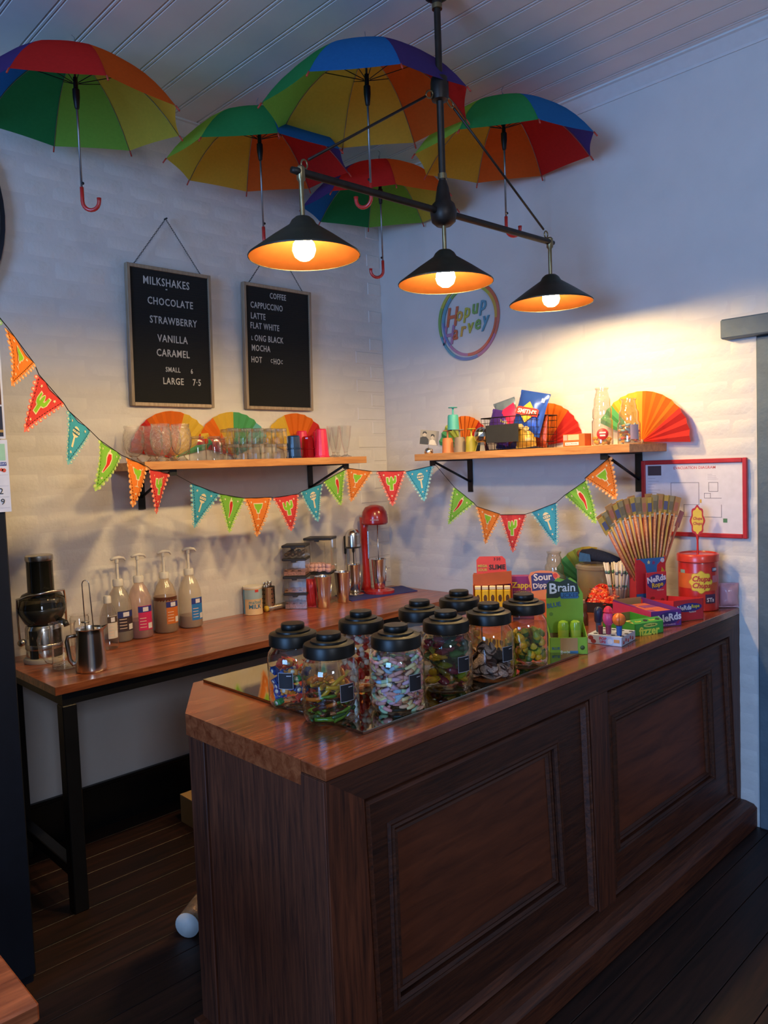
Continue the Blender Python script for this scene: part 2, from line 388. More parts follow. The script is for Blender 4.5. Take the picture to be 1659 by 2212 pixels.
for quad_o, quad_i in (([(-2.256, .862), (-1.243, .862), (-1.212, .122), (-2.238, .122)], [(-2.14, .742), (-1.43, .742), (-1.402, .29), (-2.14, .30)]),
                       ([(-1.137, .862), (-.11, .862), (-.04, .122), (-1.105, .122)], [(-1.05, .732), (-.282, .732), (-.25, .28), (-1.036, .28)])):
    s = MB(); o_ = quad_o; i_ = quad_i; y = YF+.022
    for k in range(4):
        j = (k+1) % 4; s.add([(o_[k][0], y, o_[k][1]), (o_[j][0], y, o_[j][1]), (i_[j][0], y, i_[j][1]), (i_[k][0], y, i_[k][1])], [(0, 1, 2, 3)])
    for k in range(4): j = (k+1) % 4; s.add([(i_[k][0], y, i_[k][1]), (i_[j][0], y, i_[j][1]), (i_[j][0], y+.03, i_[j][1]), (i_[k][0], y+.03, i_[k][1])], [(0, 1, 2, 3)])
    P('inner_frame', s, cwd, ct)
    moulding('outer_moulding', quad_o, .030, .018, y, ct, cwd)
    moulding('panel_moulding', quad_i, -.024, .008, y-.0005, ct, cwd)
    pn = MB(); yy = y+.018; pn.add([(i_[k][0], yy, i_[k][1]) for k in range(4)]+[(i_[k][0], yy+.015, i_[k][1]) for k in range(4)], [(3, 2, 1, 0), (4, 5, 6, 7), (0, 1, 5, 4), (1, 2, 6, 5), (2, 3, 7, 6), (3, 0, 4, 7)])
    P('panel', pn, cpan, ct)
    moulding('panel_bead', quad_i, .026, .010, yy-.001, ct, cwd)
# glass sheet on the counter
gs = P('glass_sheet', MB().bbox(-2.163, -1.15, -2.086, -1.315, ZT+.0005, ZT+.0085, .0008), mat('mirror_backed_glass', '#a8a290', .05, 1.0, var=.04, scale=3))
tag(gs, 'flat reflective glass sheet lying on the counter under the sweet jars', 'glass sheet')
GZ = ZT+.009
# ================================================================== DARK CABINET at left with papers, table corner
cb = thing('cabinet', 'tall black cabinet at the left edge with papers stuck on its front', 'cabinet', (-2.985, -.60, 0))
nav = mat('navy_black_laminate', '#0c1018', .45, var=.15)
P('body', MB().bbox(-.355, .340, -.42, .45, .06, 2.15, .004), nav, cb); P('door', MB().bbox(-.352, .338, -.448, -.422, .10, 2.13, .004), nav, cb)
P('plinth', MB().box(-.33, .32, -.40, .43, 0, .06), blk, cb)
PY = -1.0505
q = ony(22, 1105, PY); xr = q.x+.004
zt_, zb_ = ony(10, 950, PY).z, q.z
cal = thing('calendar', 'white wall calendar page with a green picture and red cherry sticker', 'calendar', (xr, PY, 0))
P('sheet', MB().box(-.30, 0, -.001, 0, zb_, zt_), flat('#d9d7da'), cal)
k_ = MB(); k_.box(-.27, -.008, -.0016, -.001, zt_-.062, zt_-.012); P('green_picture', k_, flat('#9fc9a4'), cal)
k_ = MB(); k_.box(-.27, -.006, -.0016, -.001, zt_-.078, zt_-.067); P('blue_band', k_, flat('#3a4a88'), cal)
k_ = MB()
for i in range(4): k_.box(-.29, -.004, -.0014, -.001, zb_+.012+.033*i, zb_+.0128+.033*i)
P('ruled_lines', k_, flat('#a9a9b0'), cal)
text('date', '2', .026, flat('#26262c'), cal, (-.026, -.0015, zb_+.062)); text('date', '9', .026, flat('#26262c'), cal, (-.023, -.0015, zb_+.030)); text('weekday', 'DAY', .009, flat('#e8e8ee'), cal, (-.016, -.0018, zt_-.0725))
k_ = MB(); disc(k_, -.014, zb_+.125, .006, .006, -.001); disc(k_, -.021, zb_+.127, .005, .005, -.001); P('cherry_sticker', k_, flat('#c8503c'), cal)
po = thing('poster', 'dark poster with a brown picture stuck above the calendar page', 'poster', (xr-.003, PY, 0))
zp1 = zt_+.36
P('sheet', MB().box(-.30, 0, -.001, 0, zt_+.003, zp1), flat('#d4d2d4'), po)
k_ = MB(); k_.box(-.29, -.006, -.0016, -.001, zt_+.01, zt_+.10); P('navy_panel', k_, flat('#20283c'), po)
k_ = MB(); k_.box(-.29, -.006, -.0022, -.0016, zt_+.022, zt_+.03); P('gold_line', k_, flat('#b08a4a'), po)
k_ = MB(); k_.box(-.29, -.006, -.0016, -.001, zt_+.105, zt_+.27); P('brown_picture', k_, mat('brown_photo', '#5a3422', .5, var=.5, scale=40), po)
q = onx(5, 470, 0)
rs = thing('round_sign', 'dark blue round board hanging on the back wall above the cabinet', 'wall sign', (-2.245-.62, -.03, 2.765))
s = MB(); s.X = Matrix.Rotation(PI/2, 4, 'X'); s.lathe([(0, .012), (.60, .012), (.62, .006), (.62, -.012), (0, -.012)], 64); P('board', s, mat('dark_blue_enamel', '#1a2636', .4), rs)
s = MB(); s.X = Matrix.Rotation(PI/2, 4, 'X'); s.lathe([(.56, .012), (.565, .018), (.595, .018), (.60, .012)], 64); P('rim', s, flat('#2c3c50'), rs)
tb = thing('table', 'red-brown timber table corner at the bottom left', 'table', (-3.005, -2.163, 0))
P('tabletop', MB().bbox(-.75, 0, 0, .70, .715, .75, .004), bw, tb)
for x, y in ((-.72, .03), (-.07, .03), (-.72, .62), (-.07, .62)): P('leg', MB().bbox(x, x+.05, y, y+.05, 0, .715, .004), bw, tb)
# ================================================================== PENDANT LAMP BAR
bronze = mat('dark_bronze_pipe', '#3a322c', .45, .7, var=.2)
brass = mat('aged_brass', '#8c7a58', .35, .9, var=.15)
LX, LY, LZ = -1.215, -1.59, 2.585
ch = thing('pendant_lamp', 'three-shade dark bronze pendant lamp bar hanging over the counter', 'lamp', (LX, LY, LZ), -.035)
H_ = CEIL-LZ
P('ceiling_rose', MB().lathe([(0, H_-.055), (.02, H_-.055), (.045, H_-.04), (.062, H_-.012), (.065, H_), (0, H_)], 24), bronze, ch)
P('stem', MB().lathe([(.013, .02), (.013, .40), (.016, .41), (.016, .43), (.0125, .44), (.0125, H_-.075), (.018, H_-.07), (.018, H_-.05), (0, H_-.05)], 16), bronze, ch)
P('stem_ring', MB().lathe([(.013, .12), (.0165, .12), (.0165, .14), (.013, .14)], 16), brass, ch)
P('stem_ring', MB().lathe([(.0125, H_-.085), (.019, H_-.085), (.019, H_-.068), (.0125, H_-.068)], 16), brass, ch)
cz = .445
P('collar', MB().lathe([(.0135, cz-.045), (.03, cz-.04), (.034, cz-.02), (.034, cz+.02), (.03, cz+.04), (.0135, cz+.045)], 20), bronze, ch)
hub = MB(); hub.lathe([(0, -.05), (.028, -.05), (.045, -.035), (.05, 0), (.042, .028), (.030, .04), (.022, .09), (.014, .115), (0, .115)], 20); P('hub', hub, bronze, ch)
bar = MB(); bar.tube([(-.69, 0, 0), (-.66, 0, 0), (.66, 0, 0), (.69, 0, 0)], [.010, .0125, .0125, .010], 12); P('bar', bar, bronze, ch)
for s_ in (-1, 1):
    e = MB(); a = Vector((s_*.034, 0, cz-.02)); b = Vector((s_*.64, 0, .035))
    dirv = (b-a).normalized()
    P('tie_rod', MB().cyl(a+dirv*.05, b-dirv*.02, .0045, 8), bronze, ch)
    rg = MB(); cen = a+dirv*.025; rg.tube([cen+dirv*(.02*math.cos(t))+Vector((0, 1, 0)).cross(dirv)*(.012*math.sin(t)) for t in [2*PI*i/16 for i in range(16)]], .003, 6, True); P('eyelet', rg, brass, ch)
    rg = MB(); rg.tube([(s_*.64+.012*math.cos(t), 0, .028+.014*math.sin(t)) for t in [2*PI*i/14 for i in range(14)]], .003, 6, True); P('bar_eyelet', rg, brass, ch)
shade_out = mat('dark_bronze_shade', '#3b3a30', .45, .5, var=.15)
shade_in = mat('copper_shade_lining', '#3a1e0c', .8, 0, var=.06, spec=0)
bulb_m = mat('lit_bulb_glass', '#ffd9a0', .3, emit=700, var=0)
_n = bulb_m.node_tree.nodes['Principled BSDF']; _n.inputs['Emission Color'].default_value = (1, .69, .29, 1)
for x in (-.655, 0, .665):
    sh = P('shade', MB().lathe([(.1775, -.262), (.1775, -.257), (.105, -.205), (.045, -.165), (.036, -.15), (.024, -.14), (0, -.14)], 48), shade_out, ch, (x, 0, 0))
    P('shade_lining', MB().lathe([(.1765, -.261), (.104, -.209), (.044, -.170), (.03, -.16), (0, -.158)], 48), shade_in, sh)
    P('rim', MB().lathe([(.1765, -.263), (.1785, -.263), (.179, -.259), (.1765, -.256)], 48), shade_out, sh)
    P('drop_rod', MB().lathe([(0, -.15), (.008, -.15), (.008, -.03), (.014, -.022), (.014, .014), (.008, .02), (0, .02)], 12), brass, ch, (x, 0, 0))
    P('lamp_holder', MB().lathe([(0, -.19), (.019, -.19), (.021, -.18), (.021, -.145), (0, -.14)], 16), brass, sh)
    P('bulb', MB().lathe([(0, -.276), (.016, -.273), (.030, -.262), (.037, -.243), (.034, -.224), (.022, -.205), (.014, -.193), (.014, -.186), (0, -.186)], 20), bulb_m, sh, label='glowing bulb')
# ================================================================== UMBRELLAS
UC = dict(red='#c9302c', orange='#e0662a', y1='#dcb040', y2='#d0be4a', lime='#80b848', green='#2f8a52', blue='#2a6fb4', purple='#4c4080')
order = ['red', 'orange', 'y1', 'y2', 'lime', 'green', 'blue', 'purple']
steel = mat('umbrella_steel', '#8a8a8c', .35, .8); bkp = mat('black_plastic', '#141414', .45)
UR, UH = .425, .225
def udome(u, a, sag=0):               # u 0 crown .. 1 rim
    r = UR*u*(1-sag*u*u); z = -UH*(u**2.5); return Vector((r*math.cos(a), r*math.sin(a), z))
def make_umbrella():
    t = thing('umbrella', 'x', 'umbrella', group='rainbow umbrellas hanging from the ceiling')
    for k, cn in enumerate(order):
        a0 = -PI/2+(k-.5)*PI/4
        mb = MB(); mb.grid(lambda u, v: udome(.03+.97*v, a0+u*PI/4, .5*(.24)*u*(1-u)*4*.8), 6, 10)
        P('panel', mb, cloth('umbrella_'+cn, UC[cn], .5), t)
    for k in range(8):
        a = -PI/2+(k-.5)*PI/4
        pts = [udome(u/8, a)+Vector((0, 0, -.004)) for u in range(9)]
        rb = P('rib', MB().tube(pts, .0016, 5), steel, t)
        P('stretcher', MB().cyl(Vector((.012*math.cos(a), .012*math.sin(a), -.105)), udome(.45, a)+Vector((0, 0, -.005)), .0018, 5), bkp, rb)
        P('rib_tip', MB().cyl(udome(1, a), udome(1.035, a), .0035, 6), flat('#b03a2a'), rb)
    P('ferrule', MB().lathe([(0, .045), (.003, .045), (.004, .0), (.014, -.002), (.014, -.008), (0, -.01)], 10), steel, t)
    P('hook', MB().tube([(0, 0, .045), (.006, 0, .052), (.006, 0, .062), (0, 0, .068), (-.005, 0, .072)], .0014, 5), steel, t)
    P('shaft', MB().cyl((0, 0, .0), (0, 0, -.51), .0045, 8), steel, t)
    P('runner', MB().lathe([(.005, -.085), (.009, -.085), (.009, -.125), (.014, -.13), (.014, -.16), (.009, -.20), (.005, -.205)], 12), bkp, t)
    P('button', MB().ball((.006, 0, -.485), .006, 8), bkp, t)
    hb = MB(); pts = [(0, 0, -.50), (0, 0, -.555)]+[(.034-.034*math.cos(PI*i/10), 0, -.555-.034*math.sin(PI*i/10)) for i in range(1, 11)]+[(.068, 0, -.542)]
    hb.tube(pts, [.008]*(len(pts)-1)+[.0095], 8); P('handle', hb, mat('red_plastic_handle', '#c2302a', .3, coat=.4), t)
    return t
um0 = make_umbrella()
ULOC = [((158, 92), 3.335, 0, 'rainbow umbrella at the far left, its red panel towards the room', -8, 0),
        ((557, 226), 3.335, 5, 'rainbow umbrella with a green near panel left of the lit lamp', -12, .2),
        ((789, 86), 3.335, 6, 'largest looking rainbow umbrella with blue near panel above the lamp bar', -6, 2.7),
        ((836, 335), 3.335, 0, 'rainbow umbrella half hidden in the room corner, red near panel', -12, 3.3),
        ((1086, 202), 3.335, 5, 'rainbow umbrella at the right wall with green near panel', -3, .2)]
for i, ((px, py), z, near, lab, tw, hr) in enumerate(ULOC):
    p = onz(px, py, z)
    if i == 3: p = Vector((-.465, -.50, 3.31))
    p.z -= .045
    to = CAM-p; ang = math.atan2(to.y, to.x)          # direction of the camera from the umbrella
    rz = ang+PI/2-near*PI/4+math.radians(tw)
    u = um0 if i == 0 else dup(um0); u.scale = (1, 1, 1)
    d_ = Vector((to.x, to.y, 0)).normalized(); ax = Vector((0, 0, 1)).cross(d_)
    u.location = p; u.rotation_euler = (Matrix.Rotation(math.radians(3.6), 3, ax) @ Matrix.Rotation(rz, 3, 'Z')).to_euler(); u['label'] = lab
    if i == 0: u.scale = (.97, .97, .99)
    elif i == 1: u.scale = (1, 1, 1)
    for c in u.children:
        if c.name.split('.')[0] in ('handle', 'button'): c.rotation_euler = (0, 0, -rz+math.radians(-44)+hr)
    if i == 2: pass
# ================================================================== LETTER BOARDS
oak = wood('pale_oak_frame', '#8a7660', '#b09a7e', 'z', rough=.5, scale=8, coat=0)
felt = mat('black_felt', '#171716', .9, var=.15, scale=300); white_pl = mat('white_plastic_letter', '#b9b6b0', .5, var=.03)
chain_m = mat('dark_chain', '#3a3a38', .4, .8)
def letter_board(px_x0, px_x1, label, lines, nail, big=1.12, sx_=.77):
    x0, x1 = px_x0, px_x1; z0, z1 = 1.982, 2.652; cx = (x0+x1)/2
    t = thing('letter_board', label, 'menu board', (cx, -.008, z0)); W = x1-x0; H = z1-z0; f = .017
    t.rotation_euler = (math.radians(2.0), 0, 0)
    P('felt_panel', MB().box(-W/2+.01, W/2-.01, -.018, -.004, .01, H-.01), felt, t)
    fr = MB(); gv = MB()
    for i in range(int((H-2*f)/.012)): gv.box(-W/2+f, W/2-f, -.0192, -.018, f+.004+i*.012, f+.011+i*.012)
    P('felt_ridges', gv, felt, t)
    for nm, b in (('frame_side', (-W/2, -W/2+f, -.028, 0, 0, H)), ('frame_side', (W/2-f, W/2, -.028, 0, 0, H)), ('frame_rail', (-W/2+f, W/2-f, -.028, 0, 0, f)), ('frame_rail', (-W/2+f, W/2-f, -.028, 0, H-f, H))):
        P(nm, MB().bbox(*b, .002), oak, t)
    for s, u, v, size, *o in lines:
        al = o[0] if o else 'CENTER'
        text('lettering', s, size*big, white_pl, t, (-W/2+W*u, -.0197, H*(1-v)), bold=.012, ext=.0006, align=al, sx=sx_, spacing=1.12)
    if nail:
        for s_ in (-1, 1):
            a = Vector((s_*W*.40, -.006, H)); b = Vector((0, .001, H+.245)); n = 30; c = MB()
            L_ = (b-a)
            for k in range(n):
                p = a+L_*((k+.5)/n); tdir = L_.normalized(); side = Vector((0, 1, 0)) if k % 2 else tdir.cross(Vector((0, 1, 0)))
                c.tube([p+tdir*(.0065*math.cos(q))+side*(.0032*math.sin(q)) for q in [2*PI*i/8 for i in range(8)]], .0011, 4, True)
            P('chain', c, chain_m, t)
        P('nail', MB().cyl((0, -.012, H+.245), (0, .012, H+.245), .004, 8), chain_m, t)
    return t
ml = [('MILKSHAKES', .46, .105, .047), ('-', .455, .145, .04), ('CHOCOLATE', .50, .245, .044), ('STRAWBERRY', .53, .378, .044), ('VANILLA', .51, .508, .044), ('CARAMEL', .51, .612, .044), ('SMALL', .50, .730, .030), ('6', .73, .733, .030), ('LARGE', .50, .815, .041), ('7·5', .79, .815, .041)]
letter_board(-1.722, -1.268, 'black letter board listing milkshake flavours in white plastic letters', ml, True)
cl = [('COFFEE', .50, .08, .036), ('CAPPUCCINO', .10, .172, .038, 'LEFT'), ('LATTE', .10, .258, .038, 'LEFT'), ('FLAT WHITE', .09, .335, .038, 'LEFT'), ('L', .10, .435, .026, 'LEFT'), ('ONG BLACK', .145, .432, .038, 'LEFT'), ('MOCHA', .10, .512, .038, 'LEFT'), ('HOT', .09, .605, .038, 'LEFT'), ('C', .37, .605, .024, 'LEFT'), ('HO', .41, .608, .036, 'LEFT'), ('C', .52, .608, .024, 'LEFT')]
letter_board(-1.07, -.612, 'black letter board listing coffee drinks, hung nearer the corner', cl, True, 1.2, .68)
# ================================================================== RAINBOW SCRIPT SIGN on the right wall
sg = thing('wall_sign', 'round rainbow ring sign with brush lettering on the right wall', 'wall sign', (-.004, -.705, 2.452), -PI/2)
RC = ['#c86a4a', '#c9a04a', '#b3b04a', '#7fa35a', '#5f93a8', '#6f7fae', '#a87a9a', '#c07060']
for ri, (r0, r1, off, ph) in enumerate(((.205, .222, 0, .3), (.183, .199, .008, 1.5))):
    for k in range(8):
        s = MB(); a0 = ph+k*PI/4; n = 8
        o_ = [((r1+.004*math.sin(3*(a0+PI/4*i/n)))*math.cos(a0+PI/4*i/n)+off, (r1)*math.sin(a0+PI/4*i/n)) for i in range(n+1)]+[(r0*math.cos(a0+PI/4*i/n)+off, r0*math.sin(a0+PI/4*i/n)) for i in range(n, -1, -1)]
        for i in range(n):
            qd = [o_[i], o_[i+1], o_[2*n-i], o_[2*n+1-i]]; s.prism(qd, -.006-.001*ri, -.001)
        P('ring_segment', s, flat(RC[(k+ri*3) % 8]), sg)
for wd, zz, x0, cols in (('Hopup', .052, -.125, RC[0:5]), ('Harvey', -.048, -.155, [RC[6], RC[0], RC[1], RC[2], RC[3], RC[4]])):
    for i, chh in enumerate(wd):
        text('lettering', chh, .15 if chh == 'H' else .115, flat(cols[i % len(cols)]), sg, (x0+i*(.058 if wd == 'Hopup' else .055), -.004, zz+.011*i-.02), bold=.018, ext=.002, shear=.25, sx=.8)
# ================================================================== SHELVES
shw = wood('honey_pine_shelf', '#a86a38', '#cf9458', 'x', rough=.45, scale=4, coat=.1, streak=10, bump=.05)
SZ = 1.706
def shelf(label, loc, rz, x0, x1, brx):
    t = thing('shelf', label, 'shelf', loc, rz)
    P('board', MB().bbox(x0, x1, -.352, -.003, SZ-.037, SZ, .0015), shw, t)
    for bx in brx:
        b = P('bracket', MB().box(bx-.018, bx+.018, -.008, -.004, SZ-.225, SZ-.038), black_metal, t)
        P('bracket_arm', MB().box(bx-.018, bx+.018, -.325, -.004, SZ-.044, SZ-.038), black_metal, b)
        P('bracket_lip', MB().box(bx-.018, bx+.018, -.327, -.321, SZ-.066, SZ-.038), black_metal, b)
        P('bracket_brace', MB().tube([(bx, -.30, SZ-.05), (bx, -.008, SZ-.165)], .007, 6), black_metal, b)
shelf('honey coloured timber shelf of glassware on the back wall', (0, 0, 0), 0, -1.835, -.502, (-1.685, -.633))
shelf('honey coloured timber shelf of snacks on the right wall', (0, 0, 0), -PI/2, .578, 1.862, (.686, 1.723))
# ================================================================== BUNTING
fcol = dict(orange='#e8823a', red='#d94a48', blue='#48a4c0', green='#86c24c')
flagm = {k: cloth('bunting_'+k, v, .25) for k, v in fcol.items()}
lace_m = {k: cloth('bunting_lace_'+k, v, .25) for k, v in dict(orange='#f0a565', red='#e87a70', blue='#7fc0cc', green='#b4d873').items()}
cream = cloth('motif_cream', '#ead9b0', .2); lime_m = cloth('motif_lime', '#8cc63c', .2); chil = cloth('motif_red', '#cc3b34', .2); ink = cloth('motif_ink', '#2a2620', .1); blu = cloth('motif_blue', '#2f7f9c', .1)
bt = thing('bunting', 'papel picado bunting of orange, red, blue and green flags on black string', 'bunting')
AL = Vector((-1.685, -.31, 1.655)); AR = Vector((-.633, -.31, 1.655)); BL = Vector((-.31, -.686, 1.655)); BR = Vector((-.31, -1.723, 1.655))
CP = ony(-8, 680, -1.06)
SW = [(CP, AL, [('orange', (15, 708), (72, 785), (25, 830)), ('red', (82, 809), (136, 871), (56, 929)), ('blue', (146, 887), (195, 932), (149, 1000)), ('green', (213, 950), (262, 984), (207, 1057)), ('orange', (272, 988), (317, 1008), (285, 1092)), ('red', (324, 1014), (364, 1023), (336, 1107))]),
      (AL, AR, [('blue', (415, 1045), (473, 1067), (420, 1137)), ('green', (474, 1067), (526, 1076), (496, 1148)), ('orange', (528, 1076), (584, 1074), (556, 1156)), ('red', (590, 1075), (643, 1067), (629, 1144)), ('blue', (650, 1062), (696, 1044), (686, 1124)), ('green', (700, 1039), (745, 1014), (735, 1089))]),
      (AR, BL, [('orange', (749, 1011), (803, 1018), (759, 1081)), ('red', (815, 1018), (874, 1017), (848, 1090)), ('blue', (876, 1019), (934, 1006), (916, 1080))]),
      (BL, BR, [('green', (983, 1053), (1024, 1086), (969, 1130)), ('orange', (1031, 1094), (1080, 1110), (1049, 1172)), ('red', (1081, 1112), (1135, 1111), (1109, 1190)), ('blue', (1148, 1107), (1202, 1086), (1202, 1174)), ('green', (1220, 1070), (1266, 1038), (1286, 1128)), ('orange', (1264, 1033), (1318, 987), (1329, 1076))])]
def blob(pts, d): return [(x, y, d) for x, y in pts]
def flag(c, TL, TR, TP, nrm, k):
    u = TR-TL; mid = (TL+TR)/2; v = TP-mid; bow = random.uniform(-.012, .012)
    def W_(x, y, d=0):                 # x -.5..0.5 across, y 0 top..1 tip
        return mid+u*x+v*y+nrm*(d+bow*math.sin(PI*min(1, max(0, y)))+.004*math.sin(9*x+k))
    def poly(pts, d, mb):
        n = len(pts); cxx = sum(p[0] for p in pts)/n; cyy = sum(p[1] for p in pts)/n
        mb.add([W_(cxx, cyy, d)]+[W_(x, y, d) for x, y in pts], [(0, i+1, (i+1) % n+1) for i in range(n)])
    mb = MB(); N = 6                   # body
    for j in range(N):
        for i in range(4):
            def pt(i_, j_): y_ = j_/N; h = .5*(1-.96*y_); return W_(-h+2*h*i_/4, y_)
            mb.add([pt(i, j), pt(i+1, j), pt(i+1, j+1), pt(i, j+1)], [(0, 1, 2, 3)])
    f = P('flag', mb, flagm[c], bt)
    lc = MB(); hole = MB()
    for s_ in (-1, 1):
        for j in range(9):
            y_ = (j+.5)/9; x_ = s_*.5*(1-.96*y_); r = .055
            poly([(x_+s_*.02+r*math.cos(q), y_+r*.8*math.sin(q)) for q in [2*PI*i/8 for i in range(8)]], -.0008, lc)
            poly([(x_+s_*.03+r*.42*math.cos(q), y_+r*.36*math.sin(q)) for q in [2*PI*i/6 for i in range(6)]], -.0016, hole)
    poly([(r_*.05, 1.0+.05*r2) for r_, r2 in ((-1, 0), (0, 1), (1, 0), (0, -1))], -.0008, lc)
    P('lace_edge', lc, lace_m[c], f); P('lace_dots', hole, cream, f)
    st = MB()
    for s_ in (-1, 1):
        for j in range(14):
            y0 = .05+j*.062; y1 = y0+.034
            xs = [s_*(.5*(1-.96*y)-.05) for y in (y0, y1)]
            poly([(xs[0]-.008, y0), (xs[0]+.008, y0), (xs[1]+.008, y1), (xs[1]-.008, y1)], -.0012, st)
    P('stitching', st, ink, f)
    m1 = MB(); m2 = MB()
    def ell(cx, cy, rx, ry, d, mb, rot=0, n=12): poly([(cx+rx*math.cos(q)*math.cos(rot)-ry*math.sin(q)*math.sin(rot), cy+(rx*math.cos(q)*math.sin(rot)+ry*math.sin(q)*math.cos(rot))*.75) for q in [2*PI*i/n for i in range(n)]], d, mb)
    if c == 'red':                     # cactus
        for g, d, mb, in ((.025, -.0012, m1), (0, -.002, m2)):
            ell(0, .32, .055+g, .20+g, d, mb)
            poly([(-.055-g, .32), (.055+g, .32), (.05+g, .56+g), (-.05-g, .56+g)], d, mb)
            poly([(-.17-g, .20-g), (-.11+g, .20-g), (-.10+g, .33), (0, .35), (0, .43+g), (-.14, .40+g), (-.17-g, .34)], d, mb)
            poly([(.17+g, .16-g), (.11-g, .16-g), (.10-g, .29), (0, .31), (0, .39+g), (.14, .36+g), (.17+g, .30)], d, mb)
        mm = (cream, lime_m); nm = ('motif_outline', 'cactus_motif')
    elif c == 'blue':                  # maraca
        ell(0, .26, .125, .17, -.0012, m1); poly([(-.025, .38), (.025, .38), (.03, .62), (-.03, .62)], -.0012, m1)
        poly([(-.12, .20), (.12, .20), (.122, .225), (-.122, .225)], -.002, m2); poly([(-.122, .29), (.122, .29), (.118, .315), (-.118, .315)], -.002, m2)
        for q in (-.07, 0, .07): ell(q, .255, .018, .02, -.002, m2, n=6)
        mm = (cream, blu); nm = ('maraca_motif', 'maraca_bands')
    elif c == 'green':                 # chilli
        for g, d, mb in ((.028, -.0012, m1), (0, -.002, m2)):
            poly([(-.02-g, .16-g), (.06+g, .15-g), (.085+g, .25), (.06+g, .40), (-.03, .60+g), (-.055-g, .60+g), (-.02-g*.5, .42), (-.045-g, .26)], d, mb)
        poly([(-.06, .16), (-.02, .10), (0, .04), (.03, .04), (.03, .10), (.10, .13), (.04, .17)], -.0012, m1)
        mm = (cream, chil); nm = ('motif_outline', 'chilli_motif')
    else:                              # margarita glass
        for g, d, mb in ((.028, -.0012, m1), (0, -.002, m2)):
            poly([(-.16-g, .17-g), (.16+g, .17-g), (.11+g, .29), (.06+g, .32), (.03+g, .40+g), (-.03-g, .40+g), (-.06-g, .32), (-.11-g, .29)], d, mb)
        poly([(-.01, .42), (.01, .42), (.01, .56), (-.01, .56)], -.0012, m1); poly([(-.09, .58), (.09, .58), (0, .55)], -.0012, m1)
        mm = (cream, lime_m); nm = ('motif_outline', 'glass_motif')
    for x_, y_ in ((-.27, .12), (.27, .12), (0, .74)):
        poly([(x_+(.045 if i % 2 == 0 else .018)*math.sin(PI*i/5), y_-(.04 if i % 2 == 0 else .016)*math.cos(PI*i/5)) for i in range(10)], -.0012, m1)
    P(nm[0], m1, mm[0], f); P(nm[1], m2, mm[1], f)
str_m = mat('black_string', '#14130f', .7)
k = 0
for a, b, fl_ in SW:
    nrm = Vector((b.y-a.y, a.x-b.x, 0)).normalized()
    if nrm.dot(CAM-a) > 0: nrm = -nrm
    pts = [a]
    for c, tl, tr, tp in fl_:
        q = [onplane(*p, a, b) for p in (tl, tr, tp)]
        flag(c, *q, nrm, k); k += 1; pts += [q[0], q[1]]
    pts.append(b); P('string', MB().tube([p-nrm*.003 for p in pts], .0016, 5), str_m, bt)
gf = ony(-4, 690, -1.06); flag('green', gf+Vector((-.12, 0, .06)), gf+Vector((.008, 0, 0)), gf+Vector((-.11, 0, -.14)), Vector((0, 1, 0)), 30)
# ================================================================== EVACUATION DIAGRAM
ev = thing('evacuation_diagram', 'red framed evacuation diagram on the right wall', 'framed plan', (-.006, -1.984, 1.452), -PI/2)
W, H, f = .486, .352, .020
redf = mat('glossy_red_frame', '#b02a30', .3, coat=.5)
for nm, b in (('frame_side', (-W/2, -W/2+f, -.016, 0, -H/2, H/2)), ('frame_side', (W/2-f, W/2, -.016, 0, -H/2, H/2)), ('frame_rail', (-W/2+f, W/2-f, -.016, 0, -H/2, -H/2+f)), ('frame_rail', (-W/2+f, W/2-f, -.016, 0, H/2-f, H/2))):
    P(nm, MB().bbox(*b, .003), redf, ev)
P('sheet', MB().box(-W/2+f, W/2-f, -.006, -.004, -H/2+f, H/2-f), flat('#d2cdd4'), ev)
bx = MB(); bx.box(-.212, -.146, -.0066, -.006, .105, .150); P('dark_title_box', bx, flat('#4a3a3e'), ev)
text('lettering', 'EVACUATION DIAGRAM', .0175, flat('#c85a5a'), ev, (.01, -.0065, .137), bold=.01)
ln = MB(); y0_, y1_ = -.0066, -.006
def wl(x0, z0, x1, z1, t=.0016):
    ln.box(min(x0, x1)-t/2, max(x0, x1)+t/2, y0_, y1_, min(z0, z1)-t/2, max(z0, z1)+t/2)
for s in ((-.10, .070, .03, .070), (-.10, .070, -.10, -.085), (.03, .070, .03, -.03), (-.04, -.03, .03, -.03), (-.04, -.03, -.04, -.085), (-.10, -.085, .13, -.085), (.13, -.085, .13, -.03), (.055, 0, .13, 0), (.055, 0, .055, .022), (.055, .022, .082, .022), (.082, .022, .082, 0), (.075, .07, .115, .07), (.115, .07, .115, .03), (.075, .03, .115, .03), (.075, .07, .075, .03)): wl(*s)
P('plan_lines', ln, flat('#55505a'), ev)
tx = MB()
for i in range(11): tx.box(-.212, -.212+random.uniform(.03, .062), y0_, y1_, .09-i*.0135, .0925-i*.0135)
for i in range(4): tx.box(.07, .07+random.uniform(.02, .05), y0_, y1_, .105-i*.007, .107-i*.007)
tag(P('print_lines', tx, flat('#b3adb6'), ev), kind='stuff')
gm = MB(); gm.box(.137, .155, y0_, y1_, -.108, -.090); P('green_symbol', gm, flat('#4f7d58'), ev)
gm = MB(); gm.box(.034, .042, y0_, y1_, -.022, -.006); P('yellow_symbol', gm, flat('#c9a048'), ev)
